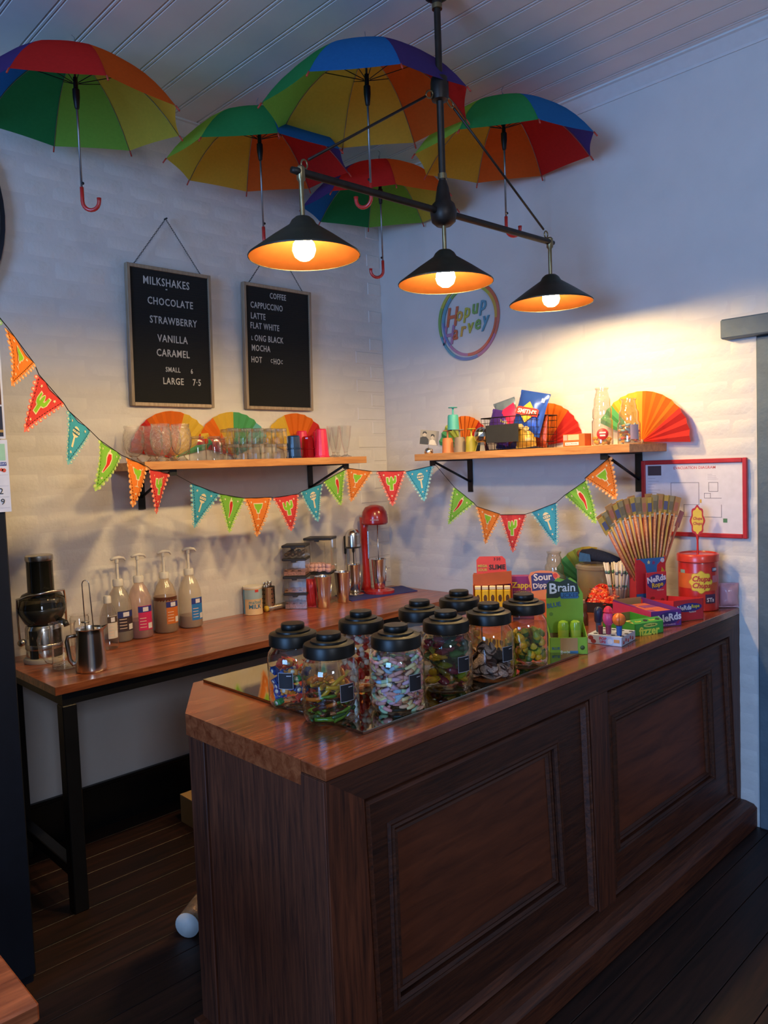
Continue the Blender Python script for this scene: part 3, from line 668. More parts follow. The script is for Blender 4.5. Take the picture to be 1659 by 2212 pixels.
# ================================================================== shared small builders
clear = glass('clear_glass', '#fbfbf9', 2.0)
crystal = glass('pressed_crystal_glass', '#f8f6f2', 2.2, .08, bump=1.0, bscale=70, body=.10, bodycol='#d8d0c4')
chrome = mat('polished_steel', '#dcd8d0', .2, 1.0, var=.04)
brushed = mat('brushed_steel', '#b5afa6', .28, 1.0, var=.05)
def warp_text(name, s, size, m_, parent, r, z, ang=0, bold=.01, shear=0, sx=1, ext=.0003, rot=0):
    c = bpy.data.curves.new(name, 'FONT'); c.body = s; c.size = size; c.extrude = ext; c.align_x = 'CENTER'; c.align_y = 'CENTER'
    c.offset = bold*size; c.shear = shear; c.resolution_u = 2
    t = bpy.data.objects.new(name, c); me = bpy.data.meshes.new_from_object(t); bpy.data.objects.remove(t)
    for v in me.vertices:
        x, y = v.co.x*sx, v.co.y; x, y = x*math.cos(rot)-y*math.sin(rot), x*math.sin(rot)+y*math.cos(rot)
        a = ang+x/r; q = r+.0006+v.co.z; v.co = (q*math.sin(a), -q*math.cos(a), z+y)
    me.materials.clear(); me.materials.append(m_); me.name = name
    return link(name, me, parent)
def wrap(r, a0, a1, z0, z1, n=10, r1=None):          # patch on a cylinder, angle 0 faces -y
    return MB().lathe([(r, z0), (r1 or r, z1)], n, a0=-PI/2+a0, arc=a1-a0)
def facing(p, extra=0):                              # turn so that local -y faces the camera
    d = CAM-Vector(p); return math.atan2(d.y, d.x)+PI/2+extra
paper_c = {k: cloth('fan_'+k, v, .3) for k, v in dict(red='#cf3a34', orange='#e8792e', yellow='#e6c04c', lime='#bcc85a', green='#5cae72', teal='#6fb6b8').items()}
def fan(label, loc, rz, r, segs, tilt=0, group='rainbow paper fans'):
    t = thing('paper_fan', label, 'paper fan', loc, rz, group)
    for c, a0, a1 in segs:                            # degrees, 0 = right, 90 = up
        n = max(2, int(round(abs(a1-a0)/12))*2); mb = MB(); vs = []; fs = []
        for i in range(n+1):
            a = math.radians(a0+(a1-a0)*i/n); dy = -.004-(.014 if i % 2 else 0)
            vs += [(.012*math.cos(a), -.006, .012*math.sin(a)), (r*math.cos(a), dy, r*math.sin(a))]
        mb.add(vs, [(2*i, 2*i+1, 2*i+3, 2*i+2) for i in range(n)])
        P('pleats', mb, paper_c[c], t)
    P('pivot', MB().tube([(0, -.016, 0), (0, -.002, 0)], .012, 10), flat('#b8a080'), t)
    return t
# ------------------------------------------------------------------ back wall shelf
def sA(px, y, py=995): p = ony(px, py, y); return Vector((p.x, y, SZ+.0006))
def wallpt(px, py, y=-.012): return ony(px, py, y)
p = wallpt(374, 965); fan('paper fan behind the crystal glasses, red orange and yellow', (p.x, -.006, SZ+.022), 0, wallpt(372, 888).z-SZ-.022, [('red', 172, 125), ('orange', 125, 72), ('yellow', 72, 25), ('green', 25, 12)])
p = wallpt(505, 965); fan('paper fan behind the stacked tumblers, red through green to blue', (p.x, -.006, SZ+.022), 0, wallpt(505, 890).z-SZ-.022, [('red', 165, 148), ('orange', 148, 120), ('yellow', 120, 88), ('green', 88, 50), ('teal', 50, 20)])
p = wallpt(640, 965); fan('paper fan behind the pink cups, yellow orange and red', (p.x, -.006, SZ+.022), 0, wallpt(640, 893).z-SZ-.022, [('yellow', 160, 108), ('orange', 108, 55), ('red', 55, 25)])
G = 'crystal hurricane glasses on the back shelf'
def hurricane():
    t = thing('hurricane_glass', 'bulbous crystal cut hurricane glass at the left end of the back shelf', 'glass', group=G)
    P('bowl', MB().lathe([(.02, .028), (.034, .04), (.047, .075), (.050, .105), (.046, .135), (.040, .155), (.042, .172)], 24), crystal, t)
    P('foot', MB().lathe([(0, 0), (.030, 0), (.031, .005), (.016, .018), (.014, .026), (.02, .032)], 20), crystal, t)
    return t
h0 = hurricane(); spots = [(350, -.27), (393, -.27), (291, -.12), (331, -.12), (371, -.12)]
for i, (px, y) in enumerate(spots):
    o = h0 if i == 0 else dup(h0); o.location = sA(px, y)
    o['label'] = 'bulbous crystal hurricane glass, '+('left one of the front pair on the back shelf', 'right one of the front pair on the back shelf', 'rear leftmost on the back shelf', 'second from the left in the rear', 'rear right, behind the front pair')[i]
G = 'short stemmed dessert glasses on the back shelf'
def short_glass():
    t = thing('short_glass', 'short upturned glass between crystal glasses and stacked tumblers', 'glass', group=G)
    P('bowl', MB().lathe([(.041, .001), (.042, .01), (.040, .05), (.036, .09), (.033, .103), (.026, .106), (0, .106)], 20), clear, t)
    P('foot', MB().lathe([(0, .1065), (.03, .1065), (.032, .11), (.03, .114), (0, .114)], 20), crystal, t)
    return t
s0 = short_glass()
for i, (px, y) in enumerate([(428, -.27), (464, -.27), (476, -.11)]):
    o = s0 if i == 0 else dup(s0); o.location = sA(px, y)
    o['label'] = 'short upturned glass '+('next to the crystal hurricane glasses', 'in the middle of the three short ones', 'set back against the stacked tumblers')[i]
G = 'tumblers stacked two high on the back shelf'
def tumbler():
    t = thing('tumbler', 'clear ribbed tumbler upside down in the stacked rows', 'glass', group=G)
    fl_ = [(.037, 0), (.037, .03), (.034, .034), (.031, .068), (.031, .076), (.026, .0765), (0, .074)]
    P('wall', MB().lathe(fl_, 14, smooth=False), clear, t)
    P('thick_base', MB().lathe([(0, .062), (.029, .062), (.0305, .067), (.0305, .075), (0, .075)], 14, smooth=False), crystal, t)
    return t
t0 = tumbler(); first = True
for y in (-.28, -.19):
    for px in ((505, 533, 560, 586, 609) if y == -.28 else (492, 522, 550, 577, 601)):
        for lv in (0, 1):
            o = t0 if first else dup(t0); first = False
            q = sA(px, y); q.z += lv*.0775; o.location = q
def cup(label, m_, h, r0, r1, loc, cat='cup', nest=False):
    t = thing('plastic_cup', label, cat, loc)
    P('wall', MB().lathe([(r0, 0), (r0-.001, .004), (r1, h-.006), (r1-.004, h), (0, h-.002)], 14, smooth=False), m_, t)
    P('rim', MB().lathe([(r0-.001, 0), (r0+.002, .001), (r0+.002, .008), (r0-.001, .010)], 20), m_, t)
    if nest: P('inner_cup_rim', MB().lathe([(r0*.99, h*.40), (r0*1.02, h*.41), (r0*1.02, h*.45), (r0*.96, h*.46)], 14), m_, t)
    return t
bluep = mat('navy_plastic', '#17365e', .22, coat=.4, trans=.15); redp = glass('red_clear_plastic', '#c8303a', .7, body=.35, bodycol='#b8202c'); pinkp = mat('hot_pink_plastic', '#d8244e', .35, coat=.2)
cup('navy blue plastic cups nested upside down on the back shelf', bluep, .118, .040, .034, sA(636, -.27), nest=True)
cup('see-through red plastic cup upside down beside the navy cup', redp, .118, .038, .032, sA(667, -.20), nest=True)
cup('front hot pink plastic tumbler upside down on the back shelf', pinkp, .155, .041, .030, sA(696, -.26))
cup('hot pink plastic tumbler behind the navy cup', pinkp, .155, .041, .030, sA(654, -.08))
cup('hot pink plastic tumbler in the rear between its two pink neighbours', pinkp, .155, .041, .030, sA(690, -.10))
G = 'sundae glasses at the right end of the back shelf'
def sundae():
    t = thing('sundae_glass', 'tall fluted sundae glass at the corner end of the back shelf', 'glass', group=G)
    P('bowl', MB().lathe([(0, .026), (.010, .03), (.018, .06), (.030, .12), (.033, .15), (.036, .176)], 12, smooth=False), clear, t)
    P('foot', MB().lathe([(0, 0), (.030, 0), (.031, .004), (.010, .014), (.008, .022), (.011, .03)], 16), crystal, t)
    return t
s0 = sundae()
for i, (px, y) in enumerate([(748, -.26), (722, -.22), (731, -.12), (706, -.06)]):
    o = s0 if i == 0 else dup(s0); o.location = sA(px, y)
    o['label'] = 'tall fluted sundae glass, '+('rightmost on the back shelf', 'second from the right, beside the pink tumbler', 'rear one nearest the room corner', 'rear one behind the pink tumbler')[i]
# ------------------------------------------------------------------ right wall shelf
def sB(px, x, py=965): p = onx(px, py, x); return Vector((x, p.y, SZ+.0006))
WB = -PI/2
def bfan(label, px, py, rpx, segs, cz=None):
    p = onx(px, py, -.012); r = rpx*depth(p)/FPX
    fan(label, (-.006, p.y, SZ+.02), WB, r, segs)
bfan('paper fan behind the goblets, green yellow and orange', 1003, 960, 72, [('green', 170, 140), ('lime', 140, 110), ('orange', 110, 55), ('red', 55, 30)])
bfan('paper fan behind the snack basket, orange and red', 1180, 950, 90, [('yellow', 130, 100), ('orange', 100, 52), ('red', 52, 6)])
p = onx(1382, 950, -.30); t = fan('large paper fan at the front end of the right shelf, yellow to red', (-.045, -1.762, SZ+.012), WB, .235, [('green', 155, 130), ('yellow', 130, 88), ('orange', 88, 38), ('red', 38, -3)])
# photo on a clip
q = sB(926, -.30, 976); t = thing('photo_clip', 'silver ball clip holding a small black and white couple photograph', 'photo holder', q, facing(q))
P('ball', MB().lathe([(0, 0), (.022, 0), (.026, .008), (.022, .024), (.012, .032), (0, .034)], 18), chrome, t)
P('wire', MB().tube([(0, 0, .03), (0, 0, .045), (.006, -.002, .055), (0, -.002, .062), (-.006, -.002, .055), (0, 0, .048)], .0012, 5), chrome, t)
ph = P('photograph', MB().box(-.056, .046, -.001, 0, .048, .128), flat('#8b8478'), t, rot=(0, math.radians(7), 0))
k = MB(); k.prism([(-.054, .05), (-.054, .085), (-.040, .092), (-.022, .092), (-.008, .078), (-.006, .05)], -.0016, -.001); P('dark_suit', k, flat('#2b2c2e'), ph)
k = MB(); k.prism([(-.006, .05), (0, .075), (.014, .08), (.028, .074), (.040, .05)], -.0018, -.001); P('pale_dress', k, flat('#c8bfae'), ph)
k = MB(); disc(k, -.032, .103, .010, .013, -.001); disc(k, .012, .092, .009, .012, -.001); P('faces', k, flat('#a89c8c'), ph)
k = MB(); k.prism([(-.044, .104), (-.042, .118), (-.030, .121), (-.021, .116), (-.021, .106), (-.032, .113)], -.002, -.0015); k.prism([(.002, .094), (.004, .107), (.014, .110), (.023, .104), (.023, .090), (.014, .102)], -.002, -.0015); P('hair', k, flat('#222222'), ph)
def goblet(label, c, loc):
    t = thing('goblet', label, 'goblet', loc)
    m_ = mat('matt_plastic_'+c.strip('#'), c, .5, var=.03)
    P('bowl', MB().lathe([(.033, 0), (.032, .004), (.029, .07), (.026, .08), (0, .082)], 24), m_, t)
    P('stem', MB().lathe([(.006, .08), (.005, .09), (.005, .112), (.008, .118)], 12), m_, t); P('foot', MB().lathe([(0, .117), (.024, .117), (.025, .119), (.024, .121), (0, .121)], 24), m_, t)
x_ = -.28
a = sB(968, x_, 976); goblet('orange plastic goblet upside down on the right shelf', '#cf7c46', a)
b = sB(994, x_, 975); goblet('grey brown plastic goblet upside down on the right shelf', '#8c7a64', b)
c = sB(1019, x_, 974); goblet('yellow plastic goblet upside down on the right shelf', '#b7a631', c)
goblet('teal plastic goblet balanced on top of the other goblets', '#4aa79c', (a+b)/2+Vector((0, 0, .1215)))
q = sB(1042, -.30, 972); t = thing('silver_ornament', 'faceted shiny silver ornament beside the snack basket', 'ornament', q)
sv = mat('faceted_silver', '#c8c2b4', .12, 1.0, var=.05); k = MB(); rnd = random.Random(4)
k.lathe([(0, 0), (.040, 0), (.030, .03), (.024, .045), (.028, .05)], 9, smooth=False); P('base', k, sv, t)
k = MB(); k.lathe([(.020, .045), (.034, .056), (.040, .075), (.037, .098), (.026, .115), (.012, .123), (0, .125)], 11, smooth=False)
for i, v in enumerate(k.v): k.v[i] = v+Vector((rnd.uniform(-.003, .003), rnd.uniform(-.003, .003), rnd.uniform(-.003, .003)))
P('facets', k, sv, t)
# wire basket with snack bags
q = sB(1122, -.20, 968); bk = thing('wire_basket', 'dark wire basket with a black label plate holding snack bags', 'basket', q, WB)
wire = mat('dark_brown_wire', '#2e241d', .5, .6); Wb, Db, Hb = .31, .22, .165
for nm, zz in (('rim', Hb), ('base_ring', .003)):
    g = .0 if nm == 'rim' else -.012
    P(nm, MB().tube([(-Wb/2-g*-1, -Db/2, zz), (Wb/2+g, -Db/2, zz), (Wb/2+g, Db/2, zz), (-Wb/2-g, Db/2, zz)], .0028 if nm == 'rim' else .002, 6, True), wire, bk)
for i in range(13):
    u = -Wb/2+Wb*i/12
    for y in (-Db/2, Db/2): P('upright_wire', MB().cyl((u*.95, y, .003), (u, y, Hb), .0011, 4), wire, bk)
for i in range(1, 9):
    v = -Db/2+Db*i/9
    for x in (-Wb/2, Wb/2): P('upright_wire', MB().cyl((x*.95, v, .003), (x, v, Hb), .0011, 4), wire, bk)
for zz in (.035, .07, .105, .14): P('hoop_wire', MB().tube([(-Wb/2, -Db/2, zz), (Wb/2, -Db/2, zz), (Wb/2, Db/2, zz), (-Wb/2, Db/2, zz)], .0011, 4, True), wire, bk)
for i in range(1, 13): u = -Wb/2+Wb*i/13; P('floor_wire', MB().cyl((u, -Db/2, .003), (u, Db/2, .003), .0011, 4), wire, bk)
P('label_plate', MB().bbox(-.122, .078, -Db/2-.006, -Db/2-.003, .038, .128, .001), mat('chalkboard', '#2b2b29', .7), bk)
def bag(name, label, w_, h_, th, m_, parent_loc, rot, cat='snack bag', group=None):
    t = thing(name, label, cat, parent_loc, 0, group); t.rotation_euler = rot
    mb = MB()
    for s_ in (-1, 1):
        def fn(u, v):
            e = (math.sin(PI*u)*min(1, 4*v*(1-v)*1.4))**.6 if 0 < u < 1 and 0 < v < 1 else 0
            return ((u-.5)*w_*(1-.05*math.sin(PI*v)), s_*th/2*e+.002*math.sin(17*u+9*v), v*h_)
        mb.grid(fn, 10, 10)
    P('packet', mb, m_, t)
    P('crimped_seal', MB().box(-w_/2, w_/2, -.0012, .0012, h_-.010, h_+.004), m_, t); P('crimped_seal', MB().box(-w_/2, w_/2, -.0012, .0012, -.004, .010), m_, t)
    return t
foil = lambda c: mat('foil_'+c.strip('#'), c, .28, .25, var=.06, scale=12)
def inb(u, y, z): return bk.matrix_basis @ Vector((u, y, z))
R2 = lambda x, y, z: (math.radians(x), math.radians(y), math.radians(z)+WB)
bspec = [('#4b2f7a', (-.105, -.055, .04), (-12, 14, 12), .14, .165, 'purple snack bag at the left front of the wire basket'), ('#7c8a92', (-.075, .05, .07), (8, -10, -6), .15, .19, 'silver grey snack bag at the back of the wire basket'),
         ('#d8325c', (-.005, -.02, .055), (-6, -28, 8), .14, .17, 'hot pink snack bag leaning in the middle of the wire basket'), ('#b08c60', (.0, .07, .075), (4, 12, 4), .14, .18, 'brown and white snack bag behind the pink one'),
         ('#cc5a34', (.09, .03, .015), (0, 6, -14), .13, .15, 'red orange snack bag low at the right of the basket'), ('#c79a3a', (.085, -.06, .012), (-8, -6, 10), .11, .13, 'golden snack bag low behind the basket wires'), ('#3c3a5e', (-.08, .0, .01), (0, 4, 5), .13, .13, 'dark snack bag at the bottom of the basket')]
bg_o = []
for c, (u, y, z), (rx, ry, rz_), w_, h_, lab in bspec: bg_o.append(bag('snack_bag', lab, w_, h_, .05, foil(c), inb(u, y, z), R2(rx, ry, rz_), group='snack bags in the wire basket'))
tx = text('lettering', 'Twist', .02, flat('#b8c040'), bg_o[0], (.02, -.028, .11))
k = MB(); disc(k, 0, .04, .03, .025, -.024, .002); P('red_print', k, flat('#d8483c'), bg_o[0])
sm = bag('chip_bag', 'bright blue chip bag with a yellow diamond sticking out of the basket', .165, .21, .06, foil('#2f52a8'), inb(.075, -.055, .075), R2(-10, 13, 6))
k = MB(); k.prism([(0, .052), (.048, .105), (0, .158), (-.048, .105)], -.036, -.030); P('yellow_diamond', k, flat('#e8b83c'), sm)
k = MB(); k.prism([(-.062, .088), (.062, .088), (.062, .122), (.05, .128), (-.05, .128), (-.062, .122)], -.0375, -.036); P('red_banner', k, flat('#cf3a30'), sm)
text('lettering', "SMITH'S", .030, flat('#f0e8dc'), sm, (0, -.038, .106), bold=.02)
k = MB(); k.box(.052, .070, -.018, -.016, .165, .185); P('white_badge', k, flat('#c9cede'), sm)
k = MB(); disc(k, -.02, .03, .017, .013, -.026, .002); disc(k, .015, .026, .015, .011, -.026, .002); P('chip_print', k, flat('#d9b878'), sm)
# orange box
q = sB(1247, -.27, 962); t = thing('carton', 'small orange carton with white label strip on the right shelf', 'box', q, WB)
P('box', MB().bbox(-.058, .058, -.03, .03, 0, .058, .001), flat('#e0652c'), t)
k = MB(); k.box(-.030, .028, -.0306, -.03, .030, .055); P('pale_window', k, flat('#e8b48c'), t)
k = MB(); k.box(-.046, .026, -.0308, -.03, .006, .020); P('label_strip', k, flat('#e6ded6'), t)
text('lettering', 'Barista Motorbike', .0085, flat('#5a4a44'), t, (-.010, -.0312, .013))
k = MB(); k.box(-.055, -.034, -.0306, -.03, .030, .055); P('grey_stripe', k, flat('#b09a90'), t)
# tiered glass jars with sweets
def tier_jar(label, loc, r, rows, sticker):
    t = thing('tiered_jar', label, 'jar', loc, facing(loc))
    pr = [(0, .001), (r*.95, .001), (r, .006)]; z = .006
    for rr, hh in rows:
        pr += [(r*rr, z+.006), (r*rr, z+hh-.012), (r*rr*.93, z+hh-.004), (r*rr*.86, z+hh)]; z += hh
    pr += [(pr[-1][0], z+.012), (pr[-1][0]+.004, z+.015), (pr[-1][0]+.004, z+.022)]
    P('glass', MB().lathe(pr, 28), glass('tier_jar_glass', '#f6f2e8', 2.4, body=.05, bodycol='#e0d8c8'), t)
    if sticker: P('round_sticker', MB().tube([(0, -r-.003, .05), (0, -r-.001, .05)], .026, 18), flat(sticker[0]), t); k = MB(); k.box(-.014, .014, -r-.004, -r-.003, .053, .060); k.box(-.012, .012, -r-.004, -r-.003, .040, .047); P('sticker_print', k, flat('#f0d8c8'), t)
    return t
j1 = sB(1302, -.25, 958); tier_jar('tall tiered glass jar with a red sticker on the right shelf', j1, .047, [(1, .115), (.92, .055), (.78, .045), (.66, .02)], ('#cf3a3c',))
j2 = sB(1346, -.24, 957); j2.y -= .03; tier_jar('shorter tiered glass jar of striped sweets on the right shelf', j2, .050, [(1, .095), (.86, .05), (.68, .03)], None)
k = wrap(.0506, .1, .9, .02, .085); P('mauve_sticker', k, flat('#a8929c'), [o for o in bpy.data.objects if o.name.startswith('tiered_jar')][-1])
def sweets(name, label, group, cat, mesh_list, loc, r, n, z0, z1, tilt=True, size=1, outer=.5, seed=1):
    rnd = random.Random(seed); out = []                 # lies along the jar wall, never through it
    for i in range(n):
        a = rnd.uniform(0, 2*PI); q = r*math.sqrt(rnd.uniform(outer*outer, 1)) if rnd.random() < .8 else r*rnd.uniform(0, outer)
        o = link(name, mesh_list[rnd.randrange(len(mesh_list))], None, (loc[0]+q*math.cos(a), loc[1]+q*math.sin(a), loc[2]+z0+(z1-z0)*(i+.5)/n))
        t_ = .6 if tilt else .22
        o.rotation_euler = (rnd.uniform(-t_, t_), rnd.uniform(-t_, t_), a-PI/2+rnd.choice((0, PI))*0+rnd.uniform(-.3, .3))
        tag(o, label, cat, group); out.append(o)
    return out
def two_tone(name, c1, c2, r, L, bend=.3):
    mb = MB(); n = 7
    for s_, cur in ((0, 0), (1, 1)):
        mb.cur = cur; pts = []
        for i in range(4):
            t_ = (s_*3+i)/6; pts.append((L*(t_-.5), bend*L*math.sin(PI*t_)*.5, 0))
        mb.tube(pts, [r*.6, r, r, r] if s_ == 0 else [r, r, r, r*.6], 7)
    return mb.mesh(name, [flat(c1, .45), flat(c2, .45)])
gum = [two_tone('striped_sweet', a, b, .006, .045, .1) for a, b in (('#e8a030', '#d8d070'), ('#d85a50', '#7aa8d0'), ('#e8c850', '#d87a60'), ('#9ac0c8', '#e09a40'))]
sweets('striped_sweet', 'striped stick sweet inside the shorter tiered jar', 'striped sweets in the tiered jar', 'sweet', gum, j2, .040, 34, .010, .085, seed=3)
gum2 = [two_tone('chewy_sweet', a, b, .008, .026, .2) for a, b in (('#e8a030', '#e0b840'), ('#c8c060', '#d89030'))]
sweets('chewy_sweet', 'orange and yellow sweet at the bottom of the tall tiered jar', 'sweets in the tall tiered jar', 'sweet', gum2, j1, .034, 16, .010, .032, seed=5)
# ================================================================== BENCH ITEMS
BZ = .8806
def on_bench(px, py, back=0):
    p = onz(px, py, BZ); d = (p-CAM); d.z = 0; d.normalize(); return p+d*back
dk = mat('dark_clear_plastic', '#2c2b27', .2, coat=.3); greyp = glass('smoky_plastic', '#8f8c80', .9, body=.12, bodycol='#4a4a44')
# juicer
q = Vector((-2.25, -.185, BZ)); t = thing('juicer', 'steel electric juicer with a tall dark feed chute on the bench', 'juicer', q, facing(q))
P('foot', MB().lathe([(0, 0), (.082, 0), (.085, .008), (.082, .018), (.074, .02), (0, .02)], 28), flat('#b8ae9c'), t)
P('motor_body', MB().lathe([(.070, .02), (.072, .03), (.072, .14), (.066, .155), (0, .156)], 32), chrome, t)
P('control_band', MB().lathe([(.0725, .055), (.0745, .058), (.0745, .075), (.0725, .078)], 32), brushed, t)
P('dark_side', wrap(.0728, -.9, -.35, .022, .138), dk, t); P('dark_side', wrap(.0728, .5, 1.2, .022, .138), dk, t)
P('bowl', MB().lathe([(.055, .15), (.072, .165), (.092, .205), (.095, .225), (.092, .23)], 32), dk, t)
P('lid', MB().lathe([(.095, .228), (.090, .262), (.076, .285), (.053, .295)], 32), greyp, t)
P('feed_chute', MB().lathe([(.053, .262), (.052, .42), (.054, .425)], 32), greyp, t)
P('pusher', MB().lathe([(0, .27), (.044, .27), (.047, .425), (0, .425)], 28), mat('dark_grey_plastic', '#3c3b37', .35), t)
P('pusher_cap', MB().lathe([(0, .425), (.054, .425), (.056, .432), (.055, .446), (.050, .450), (0, .450)], 28), brushed, t)
hd = MB(); hd.tube([(-.092, -.02, .10), (-.096, -.02, .22), (-.094, -.03, .272), (-.05, -.085, .288), (.04, -.088, .302), (.088, -.03, .296), (.092, 0, .26), (.09, 0, .14)], .0045, 8); P('locking_arm', hd, chrome, t)
P('knob', MB().tube([(-.080, -.055, .098), (-.088, -.075, .098)], .014, 14), brushed, t); P('spout', MB().tube([(.06, -.05, .175), (.085, -.075, .165), (.09, -.08, .15)], .012, 10), dk, t)
# glass jug
q = on_bench(140, 1446, .045); t = thing('glass_jug', 'clear glass measuring jug with a looped handle beside the juicer', 'jug', q, facing(q))
P('wall', MB().lathe([(0, .004), (.044, .002), (.047, .006), (.046, .02), (.047, .16), (.051, .18), (.053, .183)], 28), clear, t)
P('base', MB().lathe([(0, 0), (.046, 0), (.047, .006), (.042, .016), (0, .018)], 24), crystal, t)
P('handle', MB().tube([(-.045, 0, .165), (-.075, 0, .16), (-.09, 0, .12), (-.085, 0, .07), (-.062, 0, .03), (-.044, 0, .022)], .008, 8), crystal, t)
k = MB()
for i in range(8): k.add([(.0475*math.sin(a), -.0475*math.cos(a), .05+.012*i+dz) for a, dz in ((-.5, 0), (-.2-.1*(i % 2), 0), (-.2-.1*(i % 2), .0015), (-.5, .0015))], [(0, 1, 2, 3)])
tag(P('graduation_marks', k, flat('#3a3a38'), t), kind='stuff')
q2 = on_bench(176, 1418, .03); t = thing('glass_lid_jar', 'low clear glass with rounded rim behind the measuring jug', 'glass', q2)
P('wall', MB().lathe([(0, .002), (.035, .002), (.038, .01), (.040, .165), (.036, .172), (.041, .178)], 24), clear, t)
# steel pitcher with bar spoon
q = on_bench(199, 1454, .052); t = thing('milk_pitcher', 'stainless steel milk frothing pitcher at the front of the bench', 'pitcher', q, facing(q))
P('body', MB().lathe([(0, 0), (.058, 0), (.061, .004), (.061, .012), (.052, .15), (.053, .165), (.056, .17), (.0545, .17), (.050, .15), (.058, .014), (0, .010)], 36), chrome, t)
P('handle', MB().tube([(-.052, 0, .145), (-.082, 0, .142), (-.086, 0, .125), (-.078, 0, .05), (-.066, 0, .032), (-.056, 0, .036)], .007, 8, flatz=1.3), brushed, t)
P('spout', MB().add([(.045, -.018, .15), (.045, .018, .15), (.07, 0, .178), (.050, -.02, .171), (.050, .02, .171)], [(0, 2, 3), (1, 4, 2), (0, 1, 2)]), chrome, t)
t = thing('whisk_rod', 'looped steel stirring rod standing in the milk pitcher', 'stirrer', q, facing(q))
P('loop', MB().tube([(-.012, .01, .03), (-.018, .012, .345), (-.014, .012, .356), (-.006, .012, .360), (.004, .012, .356), (.008, .012, .345), (.020, .01, .03)], .0022, 6), chrome, t)
P('disc', MB().tube([(-.014, .008, .192), (-.014, .008, .197)], .016, 14), brushed, t)
# bottles
pumpw = mat('white_pump_plastic', '#d8d2c6', .4)
def bottle(label, px, py, liquid, fill, body, lab, labcol, h=.235, pump=True, r=.057, back=.05, pz=.125):
    q = on_bench(px, py, back); t = thing('syrup_bottle' if pump else 'water_bottle', label, 'bottle', q, facing(q, .35))
    pr = [(0, .002), (r*.9, .002), (r, .01), (r, h*.52), (r*.93, h*.68), (r*.68, h*.84), (r*.40, h*.93), (r*.34, h)]
    P('bottle_wall', MB().lathe(pr, 26), body, t)
    if fill: P('syrup', MB().lathe([(0, .004), (r*.88, .004), (r*.975, .012), (r*.975, fill), (0, fill)], 24), liquid, t)
    P('neck_collar', MB().lathe([(r*.36, h-.012), (r*.42, h-.010), (r*.42, h+.016), (r*.34, h+.022), (0, h+.022)], 18), pumpw, t)
    if pump:
        P('pump_stem', MB().lathe([(.0065, h+.02), (.0065, h+pz-.03), (.009, h+pz-.028), (.009, h+pz-.01), (0, h+pz-.01)], 12), pumpw, t)
        P('pump_head', MB().tube([(-.028, 0, h+pz-.012), (-.012, 0, h+pz-.006), (.012, -.004, h+pz-.004), (.030, -.008, h+pz-.008), (.038, -.010, h+pz-.020)], [.006, .0085, .008, .006, .004], 8), pumpw, t)
    if lab:
        a0, a1, z0, z1, c = lab
        P('label', wrap(r+.0006, a0, a1, z0, z1), flat(c), t)
        P('label_band', wrap(r+.001, a0, a1, z1-.030, z1-.002), flat(labcol), t)
        P('label_logo', wrap(r+.0014, a0+.30*(a1-a0), a0+.68*(a1-a0), z1-.026, z1-.006), flat('#d8d4d8'), t)
        P('barcode', wrap(r+.0014, a0+.62*(a1-a0), a0+.95*(a1-a0), z0+.006, z0+.032), flat('#d6d2cc'), t)
        for i in range(4): P('label_text_line', wrap(r+.0014, a0+.08*(a1-a0), a0+.5*(a1-a0), z0+.014+i*.014, z0+.017+i*.014), flat('#e8c8b0'), t)
    return t
pbody = lambda n, c: glass('bottle_plastic_'+n, '#f4eee6', 1.0, .12, body=.26, bodycol=c)
bottle('chocolate syrup pump bottle with navy label behind the clear bottle', 262, 1388, mat('choc_syrup', '#2e1e16', .3), .06, pbody('grey', '#d8d2c4'), (-.5, .9, .05, .145, '#3a2c30'), '#2a3570', .268)
bottle('pink strawberry syrup pump bottle with magenta label', 306, 1380, mat('pink_syrup', '#6a2a3c', .3), .085, pbody('pink', '#f0c4bc'), (-.5, .75, .04, .155, '#c8285c'), '#2a3080', .272)
bottle('caramel syrup pump bottle with orange label', 361, 1368, mat('caramel_syrup', '#5c3320', .3), .175, pbody('amber', '#ecd0ac'), (-.3, .95, .045, .155, '#c86a28'), '#2c3074', .272)
bottle('almost empty white vanilla syrup pump bottle with blue label', 414, 1357, mat('vanilla_syrup', '#8a6248', .3), .06, pbody('cream', '#f4ead4'), (-.25, .95, .04, .150, '#2a78c0'), '#2a3a88', .272)
t = bottle('clear bottle with a tall white label at the front of the syrups', 238, 1404, None, 0, clear, (-.45, .75, .05, .15, '#cfc6b8'), '#4a3a30', .215, False, .040, .035)
# tin of malted milk
q = on_bench(536, 1326, .04); q.y = min(q.y, -.06); t = thing('milk_tin', 'malted milk powder tin, blue and cream, by the back wall', 'tin', q, facing(q))
r = .050
P('body', MB().lathe([(0, 0), (r, 0), (r+.001, .002), (r, .004), (r, .135), (r+.001, .137), (r, .140), (0, .140)], 32), flat('#d8b78c'), t)
P('blue_wrap', wrap(r+.0005, -1.8, 1.8, .085, .135, 24), flat('#9cb4bc'), t); P('blue_wrap_edge', wrap(r+.0005, -1.8, -1.0, .004, .135, 8), flat('#4a90b8'), t)
P('red_tag', wrap(r+.001, .25, .65, .122, .135, 4), flat('#c84038'), t)
P('lid', MB().lathe([(0, .140), (r+.002, .140), (r+.003, .143), (r+.002, .150), (r-.004, .152), (0, .150)], 32), flat('#e0d8c8'), t)
warp_text('lettering', 'malted', .026, flat('#4a8a9c'), t, r, .068, .25, .012); warp_text('lettering', 'MILK', .032, flat('#2f6f94'), t, r, .044, .22, .02)
